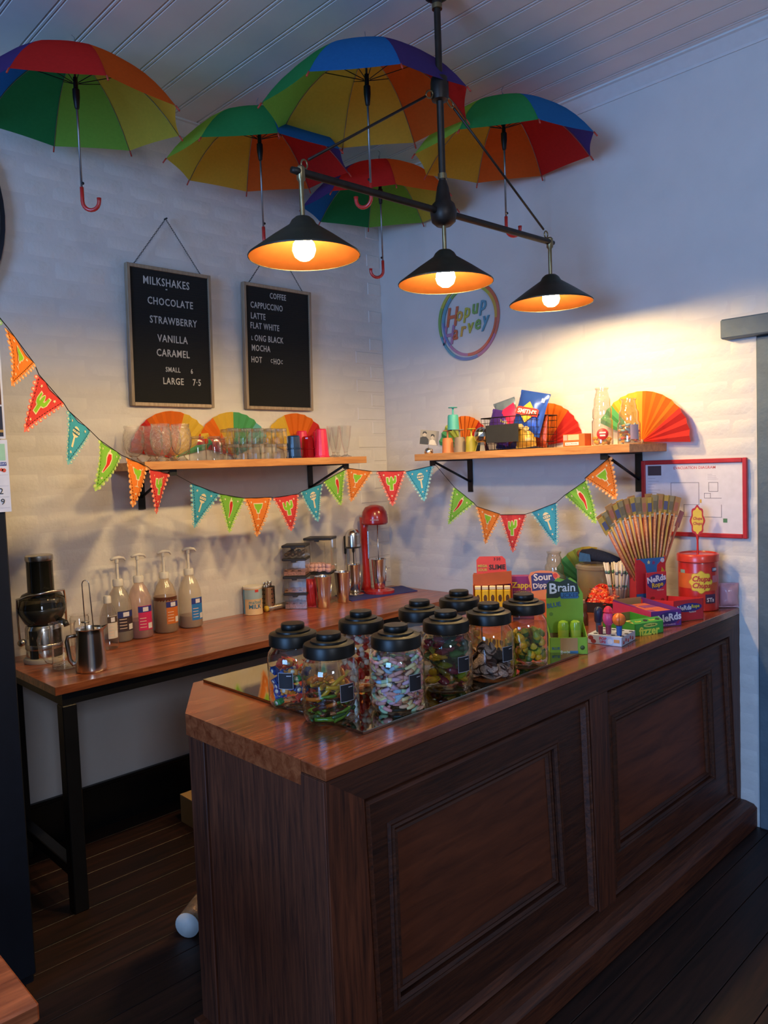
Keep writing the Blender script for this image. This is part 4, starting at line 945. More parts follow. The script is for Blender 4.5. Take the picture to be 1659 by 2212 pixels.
# cutlery caddy
q = on_bench(580, 1320, .03); q.y = min(q.y, -.05); t = thing('cutlery_caddy', 'perforated steel cutlery caddy beside the milk tin', 'caddy', q, facing(q))
P('cylinder', MB().lathe([(0, 0), (.036, 0), (.037, .003), (.037, .128), (.039, .131), (.036, .131), (.035, .004), (0, .004)], 28), brushed, t)
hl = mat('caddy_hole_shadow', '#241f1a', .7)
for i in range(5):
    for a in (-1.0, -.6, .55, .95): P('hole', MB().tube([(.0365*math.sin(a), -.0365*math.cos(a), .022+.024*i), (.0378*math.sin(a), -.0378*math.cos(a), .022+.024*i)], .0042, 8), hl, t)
for i in range(9):
    a = random.uniform(0, 2*PI); rr = random.uniform(.006, .024); o = MB(); hgt = random.uniform(.15, .172)
    o.tube([(rr*.4*math.cos(a), rr*.4*math.sin(a), .008), (rr*math.cos(a), rr*math.sin(a), hgt-.04)], .0022, 6); o.ball((rr*1.05*math.cos(a), rr*1.05*math.sin(a), hgt-.025), .009, 8, 2.0, 1, .35)
    s_ = P('spoon', o, chrome); s_.location = q; tag(s_, 'steel spoon standing handle down in the cutlery caddy', 'spoon', 'spoons in the cutlery caddy')
# clingfilm-like tube on the bench
a = on_bench(574, 1322, .0); b = on_bench(645, 1306, .0); a.z = b.z = BZ+.0165; t = thing('foil_roll', 'slim silvery roll with a yellow end lying on the bench', 'roll', a)
dv = b-a; t.rotation_euler = (0, 0, math.atan2(dv.y, dv.x)); L_ = dv.length
P('tube', MB().tube([(.012, 0, 0), (L_, 0, 0)], .016, 14), mat('crinkled_foil', '#a09484', .3, .7, var=.2, bump=.4, bscale=60), t); P('yellow_end', MB().tube([(0, 0, 0), (.012, 0, 0)], .0165, 14), flat('#d0a838'), t)
# storage bins
binp = glass('storage_bin_plastic', '#f2f0ec', 1.0, .05, body=.06, bodycol='#c8c0b8'); lidm = mat('charcoal_lid', '#2a2826', .45)
def bin_(label, loc, rz, w_, d_, h_, fill, fillm, cat='container'):
    t = thing('storage_bin', label, cat, loc, rz)
    P('box', MB().box(-w_/2, w_/2, -d_/2, d_/2, .001, h_-.004), binp, t)
    rb = MB()
    for x in (-w_*.28, w_*.28): rb.box(x-.0015, x+.0015, -d_/2-.002, -d_/2, .01, h_-.02)
    P('moulded_ribs', rb, binp, t)
    P('lid', MB().bbox(-w_/2-.004, w_/2+.004, -d_/2-.004, d_/2+.004, h_-.004, h_+.010, .003), lidm, t)
    P('lid_latch', MB().bbox(-.014, .014, -d_/2-.010, -d_/2-.004, h_-.012, h_+.004, .002), lidm, t)
    if fill: k = MB(); k.grid(lambda u, v: ((u-.5)*(w_-.008), (v-.5)*(d_-.008), fill+.007*math.sin(u*19+v*7)*math.cos(v*23)), 10, 8); k.box(-w_/2+.004, w_/2-.004, -d_/2+.004, d_/2-.004, .003, fill-.004); tag(P('filling', k, fillm, t), kind='stuff')
    return t
cx, cy = -.845, -.115; rz = facing((cx, cy, 1), -.22); z = BZ; ht = .105
fm_ = lambda n, c: mat(n, c, .6, var=.35, scale=160, bump=.6, bscale=120)
stack = [(.080, .030, fm_('pink_white_flakes', '#a8786a'), 'lowest storage bin of the left stack with pink flakes'), (.082, .012, fm_('golden_nuts', '#b07a3a'), 'storage bin of golden nuts, second from the bottom'), (.088, .028, fm_('pink_sprinkles', '#b88072'), 'storage bin of pink sprinkles, third from the bottom'), (.062, .0, None, 'top storage bin of the left stack with chocolate balls')]
for h_, fi, fmm, lab in stack:
    bin_(lab, (cx, cy, z), rz, .125, .12, h_, fi, fmm); ztop = z; z += h_+.0105
choc = MB().ball((0, 0, 0), .012, 10).mesh('chocolate_ball', mat('milk_chocolate', '#3a2418', .4))
for i in range(24):
    u = -.046+(i % 6)*.0185; v = -.045+(i//6)*.027; o = link('chocolate_ball', choc, None, Vector((cx, cy, ztop+.018+.012*(i % 2)))+Matrix.Rotation(rz, 3, 'Z') @ Vector((u, v, 0))); tag(o, 'round chocolate ball inside the top left storage bin', 'chocolate', 'chocolate balls in the storage bin')
cx2, cy2 = -.655, -.098; rz2 = facing((cx2, cy2, 1), -.30); z = BZ
bin_('dim lower storage bin of the right stack behind the steel cups', (cx2, cy2, z), rz2, .14, .11, .170, 0, None); z += .1805
zb = z; bin_('tall storage bin of pink marshmallows on the right stack', (cx2, cy2, z), rz2, .155, .12, .185, 0, None)
msh = MB().lathe([(0, 0), (.014, 0), (.017, .004), (.017, .018), (.014, .022), (0, .022)], 12).mesh('marshmallow', mat('pink_marshmallow', '#d8a8a0', .8))
for i in range(28):
    u = -.058+(i % 6)*.023; v = -.05+((i//6) % 3)*.04; o = link('marshmallow', msh, None, Vector((cx2, cy2, zb+.004+.021*(i//18)))+Matrix.Rotation(rz2, 3, 'Z') @ Vector((u, v, 0)), (random.uniform(-.4, .4), random.uniform(-.4, .4), 0)); tag(o, 'pale pink marshmallow inside the tall storage bin', 'marshmallow', 'marshmallows in the storage bin')
bag('sweet_bag', 'red bag of sweets standing between the storage bins and the steel cups', .060, .150, .04, foil('#b02a2c'), onz(672, 1310, BZ+.006), (0, .06, facing((-.8, -.2, 1))), 'sweet bag')
# milkshake cups
def shake_cup(label, loc, h=.175, r0=.033, r1=.047, name='milkshake_cup'):
    t = thing(name, label, 'cup', loc)
    P('wall', MB().lathe([(0, .002), (r0-.004, 0), (r0, .004), (r0+(r1-r0)*.45, h*.45), (r1, h-.004), (r1+.002, h), (r1-.001, h+.001), (r1-.003, h-.004), (r0-.002, .008), (0, .008)], 30), chrome, t)
    P('flute', MB().tube([(r0*.8, -r0*.75, h*.22), (r1*.72, -r1*.70, h*.75)], [.003, .003], 6), chrome, t); return t
shake_cup('left front steel milkshake cup on the bench', on_bench(700, 1315, .035))
shake_cup('middle steel milkshake cup standing beside the blue mat', on_bench(742, 1303, .035))
# blue mat
q = [onz(*p, BZ) for p in ((760, 1299), (902, 1277), (868, 1266), (716, 1286))]
k = MB(); k.prism([(p_.x, min(p_.y, -.008)) for p_ in q], BZ, BZ+.004, 'xy'); tag(P('bar_mat', k, mat('royal_blue_rubber', '#2c3478', .6, var=.1)), 'flat royal blue rubber mat under the red milkshake mixer', 'mat')
MZ = BZ+.0045
# steel mixer
q = Vector((-.405, -.10, MZ)); t = thing('milkshake_mixer', 'small chrome milkshake mixer behind the red one', 'mixer', q, facing(q)); t.scale = (1.12, 1.12, 1.22)
P('foot', MB().lathe([(0, 0), (.048, 0), (.050, .006), (.040, .012), (0, .014)], 28), chrome, t)
P('column', MB().bbox(-.040, -.022, .02, .045, .01, .30, .004), brushed, t); P('back_spine', MB().bbox(-.05, -.038, .02, .05, .20, .29, .004), dk, t)
P('head', MB().lathe([(0, .235), (.040, .235), (.040, .29), (.037, .305), (.028, .318), (.012, .325), (0, .326)], 28), chrome, t)
P('head_band', MB().lathe([(.0395, .232), (.042, .232), (.042, .240), (.0395, .240)], 28), dk, t); P('head_plate', wrap(.0405, .3, 1.2, .25, .295), brushed, t)
P('spindle', MB().lathe([(.007, .235), (.007, .215), (.003, .205), (.003, .06)], 10), dk, t)
shake_cup('slim steel cup standing in the small chrome mixer', q+Vector((0, 0, .018)), .165, .030, .037)
# red mixer
q = Vector((-.262, -.135, MZ)); redm = mat('cherry_red_enamel', '#a3211f', .25, coat=.6, var=.05); t = thing('milkshake_mixer', 'tall cherry red milkshake mixer on the blue mat', 'mixer', q, facing(q, -.25)); t.scale = (1.1, 1.1, 1.14)
bs = MB(); bs.prism([(.085*math.cos(a)+.02, .075*math.sin(a)-.012) for a in [2*PI*i/28 for i in range(28)]], 0, .014, 'xy'); bs.lathe([(.07, .014), (.05, .022), (0, .024)], 24, (.015, -.01, 0)); P('base', bs, redm, t)
co = MB(); co.tube([(-.058, .0, .012), (-.052, 0, .06), (-.055, 0, .20), (-.058, 0, .34), (-.05, 0, .40)], [.030, .022, .018, .020, .030], 14, flatz=1.2); P('column', co, redm, t)
P('chrome_rail', MB().bbox(-.036, -.026, -.02, -.012, .18, .33, .002), chrome, t)
hd = MB(); hd.lathe([(0, .36), (.062, .362), (.070, .37), (.070, .395), (.064, .43), (.048, .455), (.02, .466), (0, .467)], 32, (0.005, 0, 0), sx=1.05, sy=.85); P('motor_head', hd, redm, t)
text('lettering', 'milkshake', .012, flat('#d8c8c0'), t, (.02, -.0615, .39), bold=.01)
P('spindle', MB().cyl((.02, 0, .36), (.02, 0, .10), .003, 8), chrome, t)
q3 = t.matrix_basis @ Vector((.022, -.008, .0245)); shake_cup('steel cup held under the red mixer spindle', q3, .175, .034, .044)
# under the bench
q = onz(398, 2035, .0); t = thing('wrapped_roll', 'white ended roll in shiny wrap lying on the floor behind the counter', 'roll', (q.x+.02, q.y+.01, .047), math.radians(35))
P('roll', MB().tube([(.004, 0, 0), (.28, 0, 0)], .044, 24), mat('shiny_wrap', '#8c6e50', .22, .3, var=.4, scale=14, bump=.5, bscale=30), t); P('end_disc', MB().tube([(0, 0, 0), (.004, 0, 0)], .045, 24), flat('#d8d4cc'), t)
q = onz(393, 1800, .10); t = thing('carton', 'shallow cardboard carton low behind the counter end', 'box', (q.x+.26, q.y+.14, 0)); P('box', MB().bbox(-.10, .2, -.08, .16, 0, .13, .002), flat('#9a7c54'), t); P('lid_flap', MB().bbox(-.10, .2, -.08, .16, .131, .134, .001), flat('#b08c5e'), t)
# ================================================================== SWEET JARS on the glass sheet
lid_b = mat('black_metal_lid', '#17140f', .38, .3, var=.15); jar_g = glass('jar_glass', '#f8f6f0', 1.7)
def make_jar():
    t = thing('sweet_jar', 'x', 'jar', group='glass sweet jars on the counter')
    P('glass_body', MB().lathe([(0, .004), (.060, .003), (.066, 0), (.072, .006), (.0765, .020), (.0765, .130), (.073, .150), (.064, .163), (.060, .168), (.060, .180)], 40), jar_g, t)
    P('neck_ring', MB().lathe([(.060, .166), (.063, .168), (.063, .173), (.060, .175)], 32), jar_g, t)
    ld = P('lid', MB().lathe([(.0675, .172), (.0695, .174), (.0695, .200), (.067, .205), (.052, .208), (.050, .209), (.0495, .214), (.036, .217), (0, .218)], 40), lid_b, t)
    P('lid_knob', MB().lathe([(.032, .216), (.034, .219), (.034, .230), (.032, .233), (0, .235)], 32), lid_b, ld)
    P('chalk_label', wrap(.0771, .42, .98, .062, .108, 10), mat('chalk_label_black', '#1c1c20', .7), t)
    k = MB()
    for a0, a1, z0, z1 in ((.42, .98, .062, .0632), (.42, .98, .1068, .108), (.42, .432, .062, .108), (.968, .98, .062, .108)): k.lathe([(.0774, z0), (.0774, z1)], 6, a0=-PI/2+a0, arc=a1-a0)
    P('label_outline', k, flat('#b0b0b4'), t)
    P('label_note', wrap(.0775, .74, .92, .098, .1005, 4), flat('#a8a8ae'), t)
    return t
JARS = [(-2.145, -1.942, 'front left sweet jar, half full of long gummy snakes', -.1), (-1.967, -2.017, 'sweet jar packed with pastel sour worms at the counter front', 0), (-1.737, -1.999, 'sweet jar of dark mixed gummy shapes, third along the front', 0), (-1.564, -2.025, 'sweet jar of speckled chocolate freckles, fourth along the front', .1), (-1.373, -2.02, 'sweet jar of yellow and green pear sweets at the row end', .9),
        (-2.125, -1.759, 'rear left sweet jar of twist wrapped toffees', -1.05), (-1.885, -1.785, 'sweet jar of red and white jellies behind the snakes', .8), (-1.65, -1.81, 'rear sweet jar of pale foil sweets, third from the left', .9), (-1.435, -1.795, 'rear sweet jar of orange chews nearest the display boxes', .9)]
jr0 = make_jar(); JL = []
for i, (x, y, lab, rr) in enumerate(JARS):
    o = jr0 if i == 0 else dup(jr0); o.location = (x, y, GZ); o.rotation_euler = (0, 0, facing((x, y, 1))+rr); o['label'] = lab; JL.append(Vector((x, y, GZ)))
gl = lambda n, c: mat('gummy_'+n, c, .25, var=.1, trans=.25, sss=0, coat=.2)
def snake(m1, m2):
    mb = MB(); L = random.uniform(.07, .10)
    for s_ in (0, 1):
        mb.cur = s_; pts = [(L*((s_*5+i)/10-.5), .016*math.sin(PI*(s_*5+i)/10)-.012, .006*math.cos((s_*5+i)/3)) for i in range(6)]
        mb.tube(pts, [.003]+[.0065]*5 if s_ == 0 else [.0065]*4+[.006, .0075], 8, flatz=.75)
    return mb.mesh('gummy_snake', [m1, m2])
GS = dict(g=gl('green', '#5c8a24'), y=gl('yellow', '#d8a81c'), o=gl('orange', '#d87a28'), b=gl('brown', '#3a1a14'), dg=gl('dark_green', '#1f5a34'), r=gl('red', '#b83020'))
def layer(pairs): return [snake(GS[a], GS[b]) for a, b in pairs for _ in (0, 1)]
S_ = ('gummy_snake', 'long two-tone gummy snake in the front left jar', 'gummy snakes in the front left jar', 'sweet')
sweets(*S_, layer([('g', 'dg'), ('dg', 'g'), ('dg', 'dg')]), JL[0], .056, 16, .012, .030, False, seed=11)
sweets(*S_, layer([('b', 'b'), ('b', 'g'), ('g', 'o'), ('r', 'b')]), JL[0], .057, 20, .032, .075, False, seed=12)
sweets(*S_, layer([('y', 'g'), ('o', 'y'), ('y', 'y')]), JL[0], .052, 10, .078, .108, True, seed=13)
pastel = ['#d8989c', '#8cb0c8', '#a4c4a4', '#d8cc98', '#d8ac8c', '#c0a0b8', '#cc9490']
worms = [two_tone('sour_worm', pastel[i], pastel[(i*3+2) % 7], .0056, .044, .45) for i in range(7)]
for w_ in worms:
    for mm in w_.materials: mm.node_tree.nodes['Principled BSDF'].inputs['Roughness'].default_value = .8
sweets('sour_worm', 'sugar coated pastel worm in the second front jar', 'sour worms in the front jar', 'sweet', worms, JL[1], .063, 230, .010, .150, seed=21, outer=.72)
def blob_mesh(name, m_, r, sx, sz, seed):
    mb = MB(); rnd = random.Random(seed); mb.ball((0, 0, 0), r, 10, sz, sx); mb.v = [v*rnd.uniform(.88, 1.1) for v in mb.v]; return mb.mesh(name, m_)
gummies = [blob_mesh('gummy_shape', gl(n, c), .014, 1.7, .7, i) for i, (n, c) in enumerate((('g2', '#2f6a2c'), ('dg2', '#1c4426'), ('r2', '#8c1c1a'), ('y2', '#b89a1c'), ('ol', '#7c8a1c'), ('pr', '#7a2840')))]
sweets('gummy_shape', 'glossy dark gummy shape in the third front jar', 'mixed gummies in the third jar', 'sweet', gummies, JL[2], .060, 90, .016, .158, seed=31, outer=.7)
fr_m = [mat('chocolate_disc_base', '#3a1f16', .45), mat('hundreds_and_thousands', '#c0a598', .7, var=.7, scale=420, bump=.8, bscale=300)]
mb = MB(); mb.lathe([(0, 0), (.019, 0), (.020, .003), (.018, .0055)], 18); mb.cur = 1; mb.lathe([(.018, .0055), (.012, .008), (0, .009)], 18); frk = mb.mesh('chocolate_freckle', fr_m)
sweets('chocolate_freckle', 'chocolate disc covered in tiny sprinkles, in the fourth jar', 'freckles in the fourth jar', 'sweet', [frk], JL[3], .054, 62, .018, .070, seed=41, outer=.7)
sweets('chocolate_freckle', 'chocolate disc covered in tiny sprinkles, in the fourth jar', 'freckles in the fourth jar', 'sweet', [frk], JL[3]+Vector((-.015, .01, 0)), .04, 9, .074, .092, seed=42, outer=.4)
for o in [o for o in bpy.data.objects if o.name.startswith('chocolate_freckle')]: o.rotation_euler = (random.uniform(.5, 1.3)*random.choice((-1, -1, -1, 1)), random.uniform(-.5, .5), o.rotation_euler[2]+random.uniform(-.5, .5))
k = MB(); k.grid(lambda u, v: ((.070*u)*math.cos(2*PI*v), (.070*u)*math.sin(2*PI*v), .014+.006*math.sin(12*v*PI)*u), 6, 24); o = P('loose_sprinkles', k, fr_m[1]); o.location = JL[3]; tag(o, 'loose pale sprinkles at the bottom of the freckle jar', 'sprinkles', kind='stuff')
def pear(m1, m2, s):
    mb = MB(); mb.lathe([(0, -.014), (.008, -.012), (.0125, -.005), (.012, .002)], 10); mb.cur = 1; mb.lathe([(.012, .002), (.008, .010), (.005, .016), (0, .020)], 10); return mb.mesh('pear_sweet', [m1, m2])
pears = [pear(flat('#d8a41c', .35), flat('#c8a828', .35), 1), pear(flat('#b8b02c', .35), flat('#8a9a30', .35), 1), pear(flat('#3c6a28', .35), flat('#c8b030', .35), 1)]
sweets('pear_sweet', 'yellow and green pear shaped sweet in the fifth front jar', 'pear sweets in the fifth jar', 'sweet', pears, JL[4], .060, 84, .016, .105, seed=51, outer=.72)
def toffee(c):
    mb = MB(); mb.bbox(-.013, .013, -.009, .009, -.008, .008, .002); mb.add([(-.013, 0, 0), (-.026, -.008, .005), (-.026, .008, -.004), (.013, 0, 0), (.026, .008, .005), (.026, -.008, -.004)], [(0, 1, 2), (3, 4, 5)]); mb.cur = 1
    mb.tube([(0, -.0098, 0), (0, -.009, 0)], .006, 10); mb.tube([(0, .009, 0), (0, .0098, 0)], .006, 10); return mb.mesh('wrapped_toffee', [flat(c, .35), flat('#dcdccc', .35)])
sweets('wrapped_toffee', 'twist wrapped toffee with a pale dot, in the rear left jar', 'wrapped toffees in the rear jar', 'sweet', [toffee(c) for c in ('#2458a8', '#d88a30', '#208a4c', '#c84030', '#1c3c80')], JL[5], .060, 46, .016, .115, seed=61, outer=.75)
sweets('jelly_heart', 'red and white jelly sweet in the jar behind the snakes', 'red and white jellies', 'sweet', [two_tone('jelly_heart', '#c8281c', '#d8c4b4', .009, .026, .2), two_tone('jelly_heart', '#d8cabc', '#d8cabc', .009, .028, .2), two_tone('jelly_heart', '#c03024', '#c03024', .011, .022, .2)], JL[6], .060, 80, .016, .150, seed=71, outer=.75)
sweets('foil_sweet', 'pale foil wrapped sweet in the third rear jar', 'foil sweets in the third rear jar', 'sweet', [toffee('#b8a894'), toffee('#c8bca8')], JL[7], .058, 36, .016, .12, seed=81, outer=.7)
sweets('orange_chew', 'soft orange chew in the rear jar nearest the boxes', 'orange chews in the last rear jar', 'sweet', [two_tone('orange_chew', '#d8743a', '#d8a060', .010, .028, .2)], JL[8], .058, 40, .016, .10, seed=91, outer=.7)
# ================================================================== COUNTER DISPLAYS
CZ = ZT+.0006
def fit(p0, p1, z=None):
    a = onz(*p0, z or CZ); b = onz(*p1, z or CZ); d_ = b-a; return a, math.atan2(d_.y, d_.x), d_.length
def tray(parent, w_, d_, hf, hb, hs, m_out, m_in, t=.002):    # open carton, front at y=0
    o = MB(); o.box(0, w_, 0, t, 0, hf); P('front_wall', o, m_out, parent); o = MB(); o.box(0, w_, d_-t, d_, 0, hb); P('back_wall', o, m_in, parent)
    for x in (0, w_-t): o = MB(); o.prism([(0, 0), (d_, 0), (d_, hb if hs is None else hs), (0, hf)], x, x+t, 'yz'); P('side_wall', o, m_out, parent)
    P('floor', MB().box(0, w_, 0, d_, 0, t), m_in, parent)
card_in = flat('#b08c5c', .7)
# green display box of roll-on sweets
a, rz, wd = fit((1188.5, 1414.6), (1270, 1413.4)); grn = flat('#7fae35')
t = thing('display_box', 'lime green display box holding two roller bottles', 'display box', a, rz)
tray(t, wd, .085, .060, .10, None, grn, card_in)
bc = MB(); bc.prism([(0, .06), (0, .20), (.008, .222), (.022, .24), (.042, .258), (.062, .252), (.07, .25), (.086, .258), (.104, .245), (.115, .225), (wd, .2), (wd, .06)], .078, .0795); P('back_card', bc, grn, t)
text('lettering', 'B', .052, flat('#d8dcdc'), t, (.024, .077, .218), bold=.02); text('lettering', 'rain', .042, flat('#d8dcdc'), t, (.072, .077, .222), bold=.015)
k = MB(); k.prism([(.002, .186), (.002, .236), (.016, .250), (.05, .243), (.075, .255), (.11, .235), (.118, .2), (.06, .198), (.04, .186)], .0776, .078); P('dark_title_ground', k, flat('#2c3a30'), t)
k = MB(); k.box(.052, .112, .0772, .078, .183, .205); P('blue_title_bar', k, flat('#3f78a0'), t); text('lettering', 'LICKER', .021, flat('#2c4a74'), t, (.082, .0768, .194), bold=.02)
text('lettering', 'BLUE', .022, flat('#3a6a94'), t, (.026, .0774, .160), bold=.03, rot=(PI/2, -.15, 0))
k = MB(); disc(k, .016, .128, .007, .007, .078); P('round_mark', k, flat('#5f8a34'), t)
nt_ = MB(); nt_.box(.036, .095, -.0008, 0, .012, .058); P('front_notch', nt_, card_in, t)
text('lettering', 'Brain', .016, flat('#dfe4e0'), t, (.052, -.0012, .008), bold=.02); k = MB(); k.box(.068, .096, -.0009, 0, .003, .013); P('blue_front_bar', k, flat('#3f78a0'), t); text('lettering', 'BLUE', .012, flat('#3a6a94'), t, (.020, -.0012, .022), bold=.03)
k = MB(); k.tube([(.111, -.0012, .024), (.111, -.0002, .024)], .008, 14); P('stamp_mark', k, flat('#3f5a30'), t)
for i, x in enumerate((.052, .094)):
    q = t.matrix_basis @ Vector((x, .034, .004)); b = thing('roller_bottle', ('left' if i == 0 else 'right')+' lime green roller sweet bottle in the lime display box', 'bottle', q, rz)
    P('body', MB().lathe([(0, 0), (.018, 0), (.019, .003), (.019, .078), (0, .078)], 22), flat('#a4b83c', .3), b); P('cap', MB().lathe([(.0192, .078), (.0192, .092), (.016, .104), (.008, .109), (0, .11)], 22), mat('lime_cap', '#8cba30', .25, coat=.4), b)
    warp_text('lettering', 'Brain', .016, flat('#e0e0d0'), b, .019, .026, 0, .02); P('red_band', wrap(.0193, -.6, .6, .008, .018, 6), flat('#a03a28'), b)
# slime box
p = onz(1066, 1345, CZ); rz = facing(p); t = thing('display_box', 'red and orange slime display box with yellow tubes', 'display box', p, rz); W_ = .165
P('header_card', MB().prism([(-.065, .20), (-.065, .262), (-.052, .276), (.045, .276), (.058, .262), (.062, .21), (.062, .20)], .05, .052), flat('#e0483c'), t)
P('orange_flap', MB().prism([(-.082, .148), (-.082, .200), (.082, .213), (.082, .160)], .04, .048), flat('#b4521e'), t)
text('lettering', 'SLIME', .028, flat('#3c2c24'), t, (.022, .049, .229), bold=.03); text('lettering', 'MEGA', .015, flat('#c8b04c'), t, (-.040, .049, .235), bold=.03); text('lettering', 'SOUR', .015, flat('#c8b04c'), t, (-.040, .049, .218), bold=.03); text('lettering', '3·50', .017, flat('#3a2020'), t, (.022, .049, .264))
P('box_body', MB().box(-.082, .082, .0, .09, 0, .05), flat('#c05a24'), t)
P('side_wall', MB().box(-.082, -.080, 0, .09, .05, .16), flat('#c05a24'), t); P('side_wall', MB().box(.080, .082, 0, .09, .05, .16), flat('#c05a24'), t); P('back_wall', MB().box(-.08, .08, .088, .09, .05, .2), flat('#c05a24'), t)
for i in range(5):
    q = t.matrix_basis @ Vector((-.062+.031*i, .025, .0506)); b = thing('slime_tube', 'yellow slime tube in the red display box, '+('leftmost', 'second from the left', 'middle one', 'second from the right', 'rightmost')[i], 'tube', q, rz, 'slime tubes in the display box')
    P('tube', MB().bbox(-.014, .014, -.014, .014, 0, .088, .004), flat('#e0b01c'), b); P('white_cap', MB().bbox(-.013, .013, -.013, .013, .088, .102, .002), flat('#dcc8a0'), b)
    k = MB(); disc(k, 0, .052, .008, .016, -.014, .0006, 7); P('dark_print', k, flat('#5a3a14'), b)
# purple fruit chew box
p = onz(1140, 1345, CZ); rz = facing(p); p += Vector((.05, .07, 0)); t = thing('carton', 'purple upright carton of chews beside the slime box', 'box', p, rz)
P('box', MB().bbox(-.05, .065, 0, .04, 0, .185, .001), flat('#8a2f6c'), t)
text('lettering', 'Zappo', .034, flat('#d8b838'), t, (.010, -.0008, .145), bold=.03); text('lettering', 'GRAPE FLAVOUR CHEWS', .0075, flat('#d8c070'), t, (.012, -.0008, .118)); text('lettering', 'Naturally Coloured', .0065, flat('#d8d0d8'), t, (.012, -.0012, .098))
k = MB(); k.prism([(.010+.036*math.cos(2*PI*i/20), .090+.034*math.sin(2*PI*i/20)) for i in range(20)], -.0004, 0); P('grape_print', k, flat('#4a3040'), t); k = MB(); disc(k, .052, .152, .012, .007, 0); P('leaf_print', k, flat('#4a8a58'), t)
# sour dippers card
p = onz(1184, 1345, CZ); rz = facing(p, -.1); p += Vector((.03, .03, 0)); t = thing('display_box', 'orange bordered dippers display box behind the lime one', 'display box', p, rz)
P('box', MB().box(-.05, .05, .002, .07, 0, .09), flat('#e06a3a'), t)
P('header_card', MB().prism([(-.055, .09), (-.062, .15), (-.070, .185), (-.06, .205), (-.02, .214), (.02, .212), (.05, .205), (.062, .19), (.052, .172), (.058, .15), (.05, .09)], 0, .002), flat('#e88a58'), t)
P('blue_ground', MB().prism([(-.055, .125), (-.058, .19), (-.04, .203), (.03, .203), (.035, .185), (.05, .165), (.04, .14)], -.0006, 0), flat('#3c3c74'), t)
text('lettering', 'Sour', .040, flat('#e8dcd0'), t, (-.010, -.0012, .185), bold=.025, rot=(PI/2, -.08, 0)); text('lettering', 'Dippers', .030, flat('#e8dcd0'), t, (-.004, -.0012, .152), bold=.02, rot=(PI/2, -.15, 0)); k = MB(); disc(k, .042, .193, .010, .010, 0, .001); P('red_print', k, flat('#d8483c'), t)
# brown bottle sweet
p = onz(1262, 1352, CZ); t = thing('novelty_bottle', 'small brown clear novelty bottle behind the lime display box', 'bottle', p+Vector((.02, .02, 0)))
P('body', MB().lathe([(0, 0), (.022, 0), (.024, .004), (.024, .04), (.018, .052), (.018, .06), (.020, .072), (.014, .088), (0, .092)], 18), mat('brown_clear_plastic', '#7c4c30', .2, trans=.4), t); P('cap', MB().lathe([(.012, .088), (.013, .090), (.012, .102), (0, .103)], 14), flat('#c09070'), t)
# black tray of red wrapped sweets
a, rz, wd = fit((1262, 1322), (1322, 1326)); t = thing('sweet_tray', 'black open carton of red and orange wrapped sweets', 'carton', a, rz); kb = flat('#2a1c18'); tray(t, .135, .17, .045, .085, None, kb, kb)
rw = [toffee(c) for c in ('#d83a20', '#e06a30', '#c82a1c')]
for me in rw: me.materials[1] = flat('#e8986a', .35)
for i in range(48):
    q = t.matrix_basis @ Vector((.02+(i % 6)*.019, .018+(i//6)*.019, .035+.022*(i//6)/3+random.uniform(0, .012))); o = link('wrapped_sweet', random.choice(rw), None, q, (random.uniform(-.5, .5), random.uniform(-.5, .5), random.uniform(0, 3))); tag(o, 'red foil sweet heaped in the black open carton', 'sweet', 'red foil sweets in the carton')
# pop lollies box
pA, pB, pC = onz(1269.7, 1389, CZ), onz(1343, 1397.7, CZ), onz(1371.6, 1381, CZ); dv = pB-pA; rz = math.atan2(dv.y, dv.x); wd = dv.length; dd = (pC-pB).length
t = thing('lolly_stand', 'low pale blue stand box with round holes for pop lollies', 'stand', pA, rz); pb = flat('#b4bed2'); P('box', MB().bbox(0, wd, 0, dd, 0, .034, .001), pb, t)
hole = flat('#2a2428')
for i in range(3):
    for j in range(4): P('hole', MB().tube([(.022+.033*j, .022+.045*i, .0338), (.022+.033*j, .022+.045*i, .0345)], .008, 12), hole, t)
text('lettering', 'POP', .015, flat('#c8384c'), t, (.058, -.0008, .022), bold=.03); text('lettering', 'UPS!', .012, flat('#c8384c'), t, (.058, -.0008, .010), bold=.03)
k = MB(); disc(k, .085, .014, .010, .010, 0); P('white_badge', k, flat('#dcd4d4'), t); k = MB(); k.box(.099, .120, -.0006, 0, .012, .024); P('orange_badge', k, flat('#c88a4c'), t)
for x, z_ in ((.012, .022), (.022, .010)): k = MB(); disc(k, x, z_, .010, .008, 0); P('berry_print', k, flat('#8a3a40'), t)
k = MB()
for i in range(5): k.tube([(wd+.0001, .02+.022*i, .012+.006*(i % 2)), (wd+.0008, .02+.022*i, .012+.006*(i % 2))], .007, 8)
tag(P('cherry_print', k, flat('#b04a54'), t), kind='stuff')
